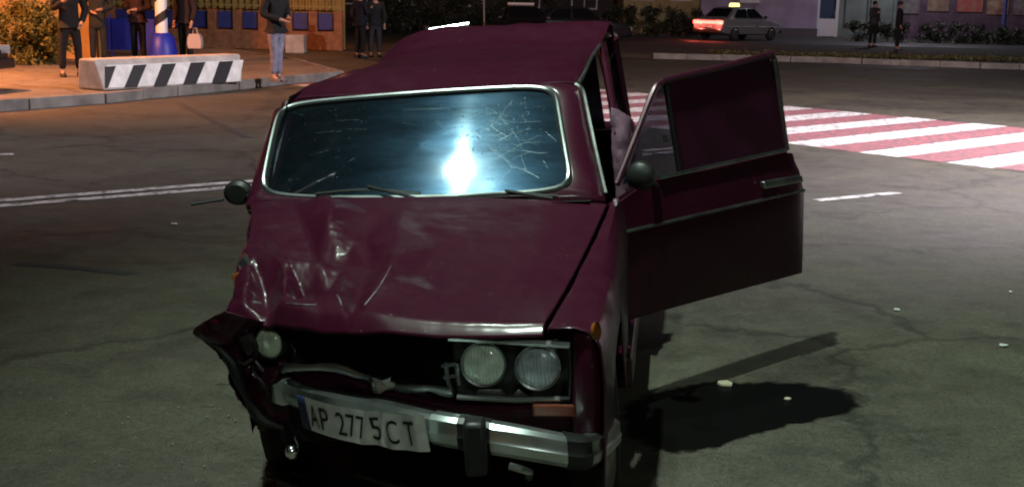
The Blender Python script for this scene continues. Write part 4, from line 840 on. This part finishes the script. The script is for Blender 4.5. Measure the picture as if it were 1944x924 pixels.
# ================================================================ OTHER CARS
M_tail = mat('tail_lit', (.6, .03, .02), .3, emit=(1, .10, .07), es=7); M_tailoff = mat('tail_off', (.16, .01, .01), .25, coat=.5); M_hl = mat('head_lit', (.9, .9, .9), .3, emit=(1, .93, .95), es=60); M_hloff = mat('head_off', (.35, .37, .38), .2, coat=.8)
M_carglass = mat('car_glass', (.010, .010, .014), .08, coat=.6)
def sedan(label, loc, heading, paint, tail_on=False, head_on=False, group=None, L=4.25, sign=False, W=1.68):
    t = thing('parked_car' if not sign else 'taxi', label, 'car', loc, -heading, group)      # local +y is the way it drives
    st = [(-2.12, .70, .42, .80), (-2.06, .78, .33, .90), (-1.7, .83, .26, .935), (-.9, .84, .24, .94), (0, .84, .24, .925), (.9, .84, .24, .90), (1.35, .83, .25, .86), (1.85, .79, .28, .79), (2.05, .72, .34, .70), (2.12, .62, .42, .60)]
    g = []
    for y, w, z0, z1 in st:
        zm = (z0+z1)/2
        half = [(0, z0), (w*.75, z0), (w*.95, z0+.05), (w, zm-.02), (w*1.0, zm+.08), (w*.97, z1-.06), (w*.90, z1-.012), (w*.55, z1), (0, z1+.01)]
        g.append([Vector((a, y, b)) for a, b in half]+[Vector((-a, y, b)) for a, b in half[-2:0:-1]])
    b = MB().grid([list(r) for r in zip(*[crom(c, 40) for c in zip(*g)])], closed_v=True); n = len(g[0]); o = 0
    b.f.append(tuple(range(n))); b.f.append(tuple(range(39*n, 40*n))[::-1]); b.build('body', paint, t, angle=40)
    cs = [(-1.62, .62, .93, .93), (-1.50, .62, .93, 1.0), (-1.05, .56, .93, 1.36), (-.75, .555, .93, 1.41), (-.2, .56, .93, 1.43), (.25, .56, .93, 1.40), (.95, .62, .93, .97), (1.02, .64, .90, .90)]
    gg = [[Vector((s_*w_, y, z)) for s_, w_, z in ((1, .76, z0), (1, w+(.76-w)*(1-(z1-.93)/.5)*.9 if z1 < 1.3 else w+.05, z0+(z1-z0)*.85), (1, w*.92, z1-.005), (1, w*.5, z1+.008), (-1, w*.5, z1+.008), (-1, w*.92, z1-.005), (-1, w+(.76-w)*(1-(z1-.93)/.5)*.9 if z1 < 1.3 else w+.05, z0+(z1-z0)*.85), (-1, .76, z0))] for y, w, z0, z1 in cs]
    MB().grid(gg).build('cabin', paint, t, angle=40)
    MB().prism([(-.56, -1.52, .985), (.56, -1.52, .985), (.50, -1.10, 1.335), (-.50, -1.10, 1.335)], (0, -.02, .012)).build('rear_screen', M_carglass, t, smooth=False)
    MB().prism([(-.58, .90, 1.0), (.58, .90, 1.0), (.51, .32, 1.365), (-.51, .32, 1.365)], (0, .02, .012)).build('windscreen', M_carglass, t, smooth=False)
    for s_ in (-1, 1):
        for q in (((-1.30, .96), (-.42, .96), (-.40, 1.345), (-.98, 1.31)), ((-.34, .96), (.78, .96), (.22, 1.34), (-.32, 1.35))):
            MB().prism([(s_*(.772-.14*(z-.96)/.4), y, z) for y, z in q], (s_*.012, 0, 0)).build('side_window', M_carglass, t, smooth=False)
        MB().tube([(s_*.845, -1.95, .60), (s_*.855, 0, .60), (s_*.845, 1.8, .58)], .012, 5).build('side_moulding', M_blk, t)
        MB().box((s_*.60, -2.10, .76), (.34, .09, .15)).build('tail_lamp', M_tail if tail_on else M_tailoff, t, smooth=False, bevel=.02)
        MB().box((s_*.56, 2.07, .60), (.30, .10, .14)).build('headlamp', M_hl if head_on else M_hloff, t, smooth=False, bevel=.02)
        MB().box((s_*.90, .72, 1.0), (.14, .08, .10)).build('wing_mirror', M_blk, t, bevel=.02)
        for y in (-1.28, 1.30):
            w = MB().lathe([(.18, -.08), (.26, -.09), (.295, -.06), (.30, 0), (.295, .06), (.26, .09), (.18, .08)], (s_*.755, y, .30), (1, 0, 0), 24).build('wheel', M_tyre, t)
            MB().lathe([(.19, .07), (.17, .085), (.10, .07), (.04, .09), (0, .09)], (s_*.765, y, .30), (s_, 0, 0), 18).build('wheel_rim', M_rim, w)
    MB().box((0, -2.13, .42), (1.5, .12, .16)).build('rear_bumper', M_chrome2, t, bevel=.03); MB().box((0, 2.12, .40), (1.45, .12, .16)).build('front_bumper', M_blk, t, bevel=.03)
    MB().box((0, -2.17, .60), (.50, .02, .11)).build('number_plate', M_pl, t, smooth=False); MB().box((0, -2.125, .76), (.8, .03, .13)).build('tail_panel', M_tail if tail_on and sign else M_blk, t, smooth=False)
    if sign:
        MB().box((0, -.35, 1.50), (.50, .16, .15), taper=.8).build('roof_sign', mat('sign_lit', (.9, .8, .3), .4, emit=(1, .80, .22), es=2.6), t, bevel=.02)
    return t
P_silver = car_paint('silver_paint', (.24, .24, .25), coat=.6, rough=.3); P_white = car_paint('white_paint', (.62, .62, .62), coat=.5); P_black = car_paint('black_paint', (.012, .012, .014), coat=.8)
tx = Vector((9.0, 54.6, .125)); tx.x = D(1390, 60, 54.6).x+.25
tax = sedan('pale taxi with red tail lights and lit yellow roof sign on the side street', tx, math.radians(47), P_silver, tail_on=True, sign=True)
for s_ in (-.6, .6): light('tail_glow', 'POINT', (s_, -2.35, .72), (1, .12, .08), 22, tax, .06)
dk = sedan('black car nosing in beside the orange lit pavement', (-9.92, 18.7, .13), math.radians(97), P_black)
wc = sedan('dark grey car parked side on behind the maroon roof', (D(1095, 50, 50).x, 50.2, 0), math.radians(80), car_paint('graphite_paint', (.03, .03, .034)))
pcar = sedan('dark car with pale roof bar parked in the drive behind the wreck', (D(990, 50, 47).x, 47, 0), math.radians(172), P_black)
MB().box((0, -.3, 1.49), (1.0, .2, .09)).build('roof_bar', M_fr, pcar, smooth=False, bevel=.02)

# ================================================================ STREET LAMPS
M_lm = mat('lamp_metal', (.16, .17, .18), .5, metal=.5)
def wire_lamp(label, loc, e, aim, spot=78, blend=.9):
    sl = thing('added_wire_lamp', label, 'street lamp', loc)
    MB().lathe([(.05, .28), (.10, .26), (.24, .10), (.30, .0), (.28, -.02)], (0, 0, 0), (0, 0, 1), 20).build('lamp_shade', M_lm, sl)
    MB().lathe([(0, -.10), (.12, -.08), (.18, -.02), (.16, .03)], (0, 0, 0), (0, 0, 1), 20).build('lamp_bulb', mat('bulb_cool', (.9, 1, .9), .4, emit=(.86, 1, .90), es=20), sl)
    MB().tube([(-14, -1, .9), (-7, -.4, .45), (0, 0, .28), (8, .5, .45), (15, 1, .9)], .012, 5).build('span_wire', M_blk, sl)
    light('lamp_light', 'SPOT', (0, 0, -.14), (.80, 1, .85), e, sl, .10, aim=aim, spot=spot, blend=blend)
wire_lamp('added lamp on a wire above the crashed car cabin, mirrored as windscreen glare', (-1.64, 5.5, 8.6), 650, (3.2, -.2, -8.6))  # lamp added for the glare it mirrors into the windscreen
wire_lamp('assumed street lamp hanging on a wire in front of the crashed car bonnet', (-1.5, 2.7, 8.8), 3300, (4.6, 3.2, -8.8), 74, .85)  # assumed lamp, out of view, placed to throw the open door's shadow
def pole_lamp(label, loc, h, arm, col, e, paint, lit, rz=0, aim=None, spot=165):
    t = thing('added_street_lamp', label, 'street lamp', loc, rz)
    MB().tube([(0, 0, 0), (0, 0, h*.5), (0, 0, h)], [.10, .085, .06], 12).build('lamp_pole', paint, t); MB().tube(crom([(0, 0, h-.1), (arm*.3, 0, h+.35), (arm, 0, h+.45)], 8), .04, 8).build('lamp_arm', paint, t)
    MB().box((arm+.25, 0, h+.45), (.7, .26, .14)).build('lamp_head', M_lm, t, bevel=.04); MB().box((arm+.28, 0, h+.365), (.5, .2, .03)).build('lamp_lens', mat(lit, col, .4, emit=col, es=5), t, smooth=False)
    light('lamp_light', 'SPOT', (arm+.28, 0, h+.30), col, e, t, .15, aim=aim, spot=spot, blend=.5); return t
SOD = (1, .32, .095)
pole_lamp('added bright white street lamp out of view beside the red and white crossing', (11.0, 14.9, 0), 7.0, -2.8, (1, .89, .97), 11500, M_lm, 'pinkish_lens', .25, aim=(-3.2, 4.2, 0), spot=150)  # added unseen lamp: brightens the crossing, throws the car's shadow to the left
pole_lamp('assumed tall sodium street lamp out of view over the hedge and pavement', (-12.4, 20.6, .13), 4.8, 1.6, SOD, 5600, M_lm, 'sodium_a', aim=(3.6, 2.6, 0), spot=146)  # lamp assumed from the orange light on wall, hedge and paving
pole_lamp('assumed sodium lamp behind the street fence over the drive', (-12.5, 41.5, 0), 7.0, 5.0, SOD, 900, M_lm, 'sodium_a', -.35)  # assumed lamp, its head out of view, for the orange light on the drive
pole_lamp('added cool fill lamp on a pole out of view, facing the crashed front', (4.8, -6.5, 0), 7.2, -2.0, (.86, 1, .88), 750, M_lm, 'cool_lens_c', -.2)  # unseen fill added to brighten the car's front, plate and door
pole_lamp('added cool lamp out of view, lighting the striped block and left road', (-12.5, 11.5, 0), 7.5, 2.4, (1, .90, .95), 1500, M_lm, 'cool_lens_b', .2, aim=(5.5, 4.0, 0), spot=120)  # unseen lamp added to lift the block face and left road
pole_lamp('blue painted pole beside the market kiosk with an assumed lamp on top', (D(1906, 40, 60).x, 60, .12), 7.5, -4.5, (.92, .86, 1), 1500, mat('pole_blue', (.05, .08, .28), .5), 'cool_lens')  # only the pole shows; its lamp is assumed, to light the lilac house

# ================================================================ PEOPLE
M_skin = mat('skin', (.45, .25, .17), .55); M_hair = mat('hair', (.02, .014, .01), .7); M_shoe = mat('shoes', (.02, .018, .018), .6); M_shoew = mat('pale_shoes', (.13, .12, .14), .6)
def skin_obj(name, verts, edges, radii, m, parent, root=0, sub=2):
    me = bpy.data.meshes.new(name); me.from_pydata(verts, edges, []); o = bpy.data.objects.new(name, me); COL.objects.link(o); me.materials.append(m)
    o.parent = parent; md = o.modifiers.new('skin', 'SKIN'); md.use_smooth_shade = True
    if not me.skin_vertices: pass
    sv = me.skin_vertices[0].data
    for i, r in enumerate(radii): sv[i].radius = r if isinstance(r, tuple) else (r, r); sv[i].use_root = (i == root)
    s2 = o.modifiers.new('smooth', 'SUBSURF'); s2.levels = sub; s2.render_levels = sub
    return o
def cloth(name, rgb): return mat('cloth_'+name, rgb, .9, var=.25, scale=9, bump=.4, bscale=18)
def person(label, loc, face, top, legs, pose=0, h=1.75, shoes=M_shoe, group=None, longcoat=False, stance=.11):
    t = thing('person', label, 'person', loc, face, group); k = h/1.75
    A = {0: [((.20, 0, 1.44), (.27, .02, 1.16), (.25, -.06, .90)), ((-.20, 0, 1.44), (-.27, .02, 1.16), (-.25, -.06, .90))],
         1: [((.20, 0, 1.44), (.29, .05, 1.17), (.10, -.20, 1.13)), ((-.20, 0, 1.44), (-.29, .05, 1.17), (-.08, -.21, 1.08))],
         2: [((.20, 0, 1.44), (.30, .06, 1.17), (.19, -.10, .95)), ((-.20, 0, 1.44), (-.27, -.02, 1.17), (-.12, -.26, 1.32))]}[pose]
    V = lambda *p: tuple(c*k for c in p)
    s = stance
    # body: one continuous figure
    vb = [V(0, 0, .98), V(0, .0, 1.20), V(0, .0, 1.42), V(0, .0, 1.52), V(0, -.015, 1.60), V(0, -.012, 1.69),
          V(.09, 0, .92), V(s, -.01, .50), V(s+.01, .02, .09), V(s+.02, -.12, .045), V(-.09, 0, .92), V(-s, .01, .50), V(-s-.01, .04, .09), V(-s-.03, -.10, .045)]
    eb = [(0, 1), (1, 2), (2, 3), (3, 4), (4, 5), (0, 6), (6, 7), (7, 8), (8, 9), (0, 10), (10, 11), (11, 12), (12, 13)]
    rb = [(.13, .10), (.12, .09), (.13, .09), .05, (.075, .09), (.068, .08), .08, .052, .036, .035, .08, .052, .036, .035]
    for arm in A:
        o = len(vb); vb += [V(*q) for q in arm]; w = Vector(arm[2]); d = (w-Vector(arm[1])).normalized()
        vb.append(tuple((w+d*.10)*k)); eb += [(2, o), (o, o+1), (o+1, o+2), (o+2, o+3)]; rb += [.055, .042, .032, (.040, .024)]
        for f in range(4):                             # fingers
            a = w+d*.10+Vector(((f-1.5)*.018, 0, 0)); vb += [tuple(a*k), tuple((a+d*.05+Vector((0, -.012, 0)))*k)]; q = len(vb); eb += [(o+3, q-2), (q-2, q-1)]; rb += [.010, .007]
        a = w+d*.04+Vector((0, -.03, 0)); vb += [tuple(a*k), tuple((a+d*.04+Vector((0, -.02, 0)))*k)]; q = len(vb); eb += [(o+3, q-2), (q-2, q-1)]; rb += [.011, .008]
    body = skin_obj('body', vb, eb, [tuple(c*k for c in r) if isinstance(r, tuple) else r*k for r in rb], M_skin, t)
    hd = MB()
    hd.lathe([(0, .125), (.05, .115), (.085, .07), (.094, .02), (.088, -.03), (.07, -.06)], V(0, .012, 1.655), (0, 0, 1), 14); hd.build('hair', M_hair, body)
    for nm_, c_, d_ in (('nose', (0, -.100, 1.635), (.024, .035, .045)), ('ear', (.078, 0, 1.645), (.02, .04, .06)), ('ear', (-.078, 0, 1.645), (.02, .04, .06))): MB().box(V(*c_), d_, taper=.7).build(nm_, M_skin, body, bevel=.008)
    for nm_, c_, d_ in (('eye', (.033, -.082, 1.665), (.03, .012, .014)), ('eye', (-.033, -.082, 1.665), (.03, .012, .014)), ('mouth', (0, -.085, 1.585), (.05, .012, .012))): MB().box(V(*c_), d_).build(nm_, M_hair, body, bevel=.004)
    # jacket and trousers
    hem = .70 if longcoat else .86
    vj = [V(0, 0, 1.02), V(0, 0, hem), V(0, 0, 1.25), V(0, 0, 1.44), V(0, 0, 1.53)]; ej = [(0, 1), (0, 2), (2, 3), (3, 4)]; rj = [(.185, .135), (.20, .15), (.175, .13), (.165, .12), (.085, .085)]
    for arm in A:
        o = len(vj); vj += [V(*q) for q in arm]; ej += [(3, o), (o, o+1), (o+1, o+2)]; rj += [.088, .070, .058]
    skin_obj('jacket', vj, ej, [tuple(c*k for c in r) if isinstance(r, tuple) else r*k for r in rj], top, t)
    vt = [V(0, 0, 1.0), V(0, 0, .90), V(.10, 0, .84), V(s, -.01, .50), V(s+.01, .015, .12), V(-.10, 0, .84), V(-s, .01, .50), V(-s-.01, .035, .12)]
    skin_obj('trousers', vt, [(0, 1), (1, 2), (2, 3), (3, 4), (1, 5), (5, 6), (6, 7)], [(.15*k, .12*k), (.16*k, .125*k), .098*k, .076*k, .066*k, .098*k, .076*k, .066*k], legs, t)
    for sx, yy in ((1, 0), (-1, .02)):
        sh_ = MB(); cxx = sx*(s+.015)*k
        sh_.grid([[Vector((cxx+w*c, y+yy, max(0, z*q))) for c, q in ((-1, 0), (-1, .6), (-.6, 1), (0, 1.1), (.6, 1), (1, .6), (1, 0))] for y, w, z in ((.085, .02, .05), (.07, .04, .09), (.0, .046, .10), (-.10, .05, .07), (-.16, .042, .05), (-.19, .015, .03))]).build('shoe', shoes, t)
    return t
dkc = cloth('black', (.006, .006, .007)); navy = cloth('navy', (.007, .008, .016)); brn = cloth('brown', (.030, .012, .012)); jean = cloth('pale_denim', (.20, .20, .27)); grey = cloth('charcoal', (.012, .012, .013)); dgrn = cloth('olive', (.016, .016, .012))
person('person in black standing by the hedge at the end of the striped block', (*G(136, 146, .13).xy, .13), .5, dkc, dkc, 2, stance=.13)
person('person in dark olive coat standing beside the one in black behind the block', (D(186, 60, 26.0).x, 26.0, .13), .2, dgrn, grey, 1, longcoat=True)
person('person in reddish brown jacket behind the striped block', (D(262, 60, 27.0).x, 27.0, .13), -.3, brn, dkc, 1)
person('person in dark plum jacket standing by the striped post with a carrier bag', (D(352, 60, 27.2).x, 27.2, .13), -.5, cloth('plum', (.016, .009, .012)), dkc, 0)
person('person in black jacket and pale jeans alone at the kerb', (*G(526, 155, .13).xy, .13), .9, dkc, jean, 1, stance=.04, shoes=M_shoew)
person('person in dark jacket with pale trousers in the drive', (D(712, 60, 34.4).x, 34.4, .004), .4, grey, cloth('slate', (.028, .030, .036)), 0)
person('person in navy standing in the drive with back half turned', (D(684, 60, 33.8).x, 33.8, .004), 2.4, navy, dkc, 2)
person('dark figure walking on the verge in front of the kiosk', (D(1706, 60, 46).x, 46.0, .125), 1.2, dkc, dkc, 0)
person('figure in grey top on the verge near the glazed shop', (D(1658, 60, 49).x, 49.0, .125), .6, cloth('mid_grey', (.04, .036, .045)), dkc, 2)
bag = MB(); bag.grid([[Vector((x*w, y*.10, z)) for x, y in ((-1, -1), (1, -1), (1.05, 0), (1, 1), (-1, 1), (-1.05, 0))] for z, w in ((0, .13), (.10, .15), (.22, .14), (.30, .10))], closed_v=True); bag.tube([(-.06, 0, .28), (-.03, 0, .42), (.03, 0, .42), (.06, 0, .28)], .012, 5)
bo = bag.build('carrier_bag', mat('white_bag', (.45, .40, .39), .5, bump=.5, bscale=12)); b_ = D(371, 92, 26.6); bo.location = (b_.x, 26.6, b_.z); tag(bo, 'pale carrier bag beside the person near the striped post', 'bag')
# ---- litter and shards on the road
M_shard = mat('shard', (.78, .80, .80), .25, coat=.6); M_shardy = mat('shard_cream', (.45, .42, .30), .5)
def shard(px, py, s, m, label, seed):
    r = random.Random(seed); n = 6; pts = [(s*r.uniform(.6, 1.1)*math.cos(2*PI*k/n), s*r.uniform(.5, 1.0)*math.sin(2*PI*k/n), .006) for k in range(n)]
    o = MB().prism(pts, (0, 0, .005+s*.12)).build('debris_shard', m, smooth=False, bevel=.002); o.location = G(px, py); tag(o, label, 'debris')
shard(1703, 590, .022, M_shard, 'white glass shard on asphalt beyond the tip of the door shadow', 1)
shard(1905, 658, .024, M_shard, 'larger white shard on open asphalt away from the car', 2)
shard(1375, 732, .05, M_shardy, 'cream plastic fragment at the rim of the black patch', 3)
shard(331, 427, .028, M_shard, 'pale fragment on the road near the wing mirror', 4)
shard(1918, 556, .014, M_shard, 'tiny white chip far from the door', 5)
shard(1495, 760, .018, M_shardy, 'small dull fragment lying in the black patch', 6)
gc = MB()
for k in range(90):
    a = random.gauss(0, 1); p = Vector((-1.0+random.gauss(0, .55), 4.3+random.gauss(0, .7), .004)); q = random.uniform(.003, .009)
    if p.x > -.1: p.x = -.1-abs(random.gauss(0, .5))
    gc.box(p+Vector((0, 0, q*.4)), (q, q*random.uniform(.5, 1), q*.7), Matrix.Rotation(a, 3, 'Z'))
tag(gc.build('glass_crumbs', mat('crumb_glass', (.35, .38, .36), .2, coat=.5), smooth=False), 'tiny crumbs of broken glass strewn beside the crushed corner', 'glass crumbs', kind='stuff')
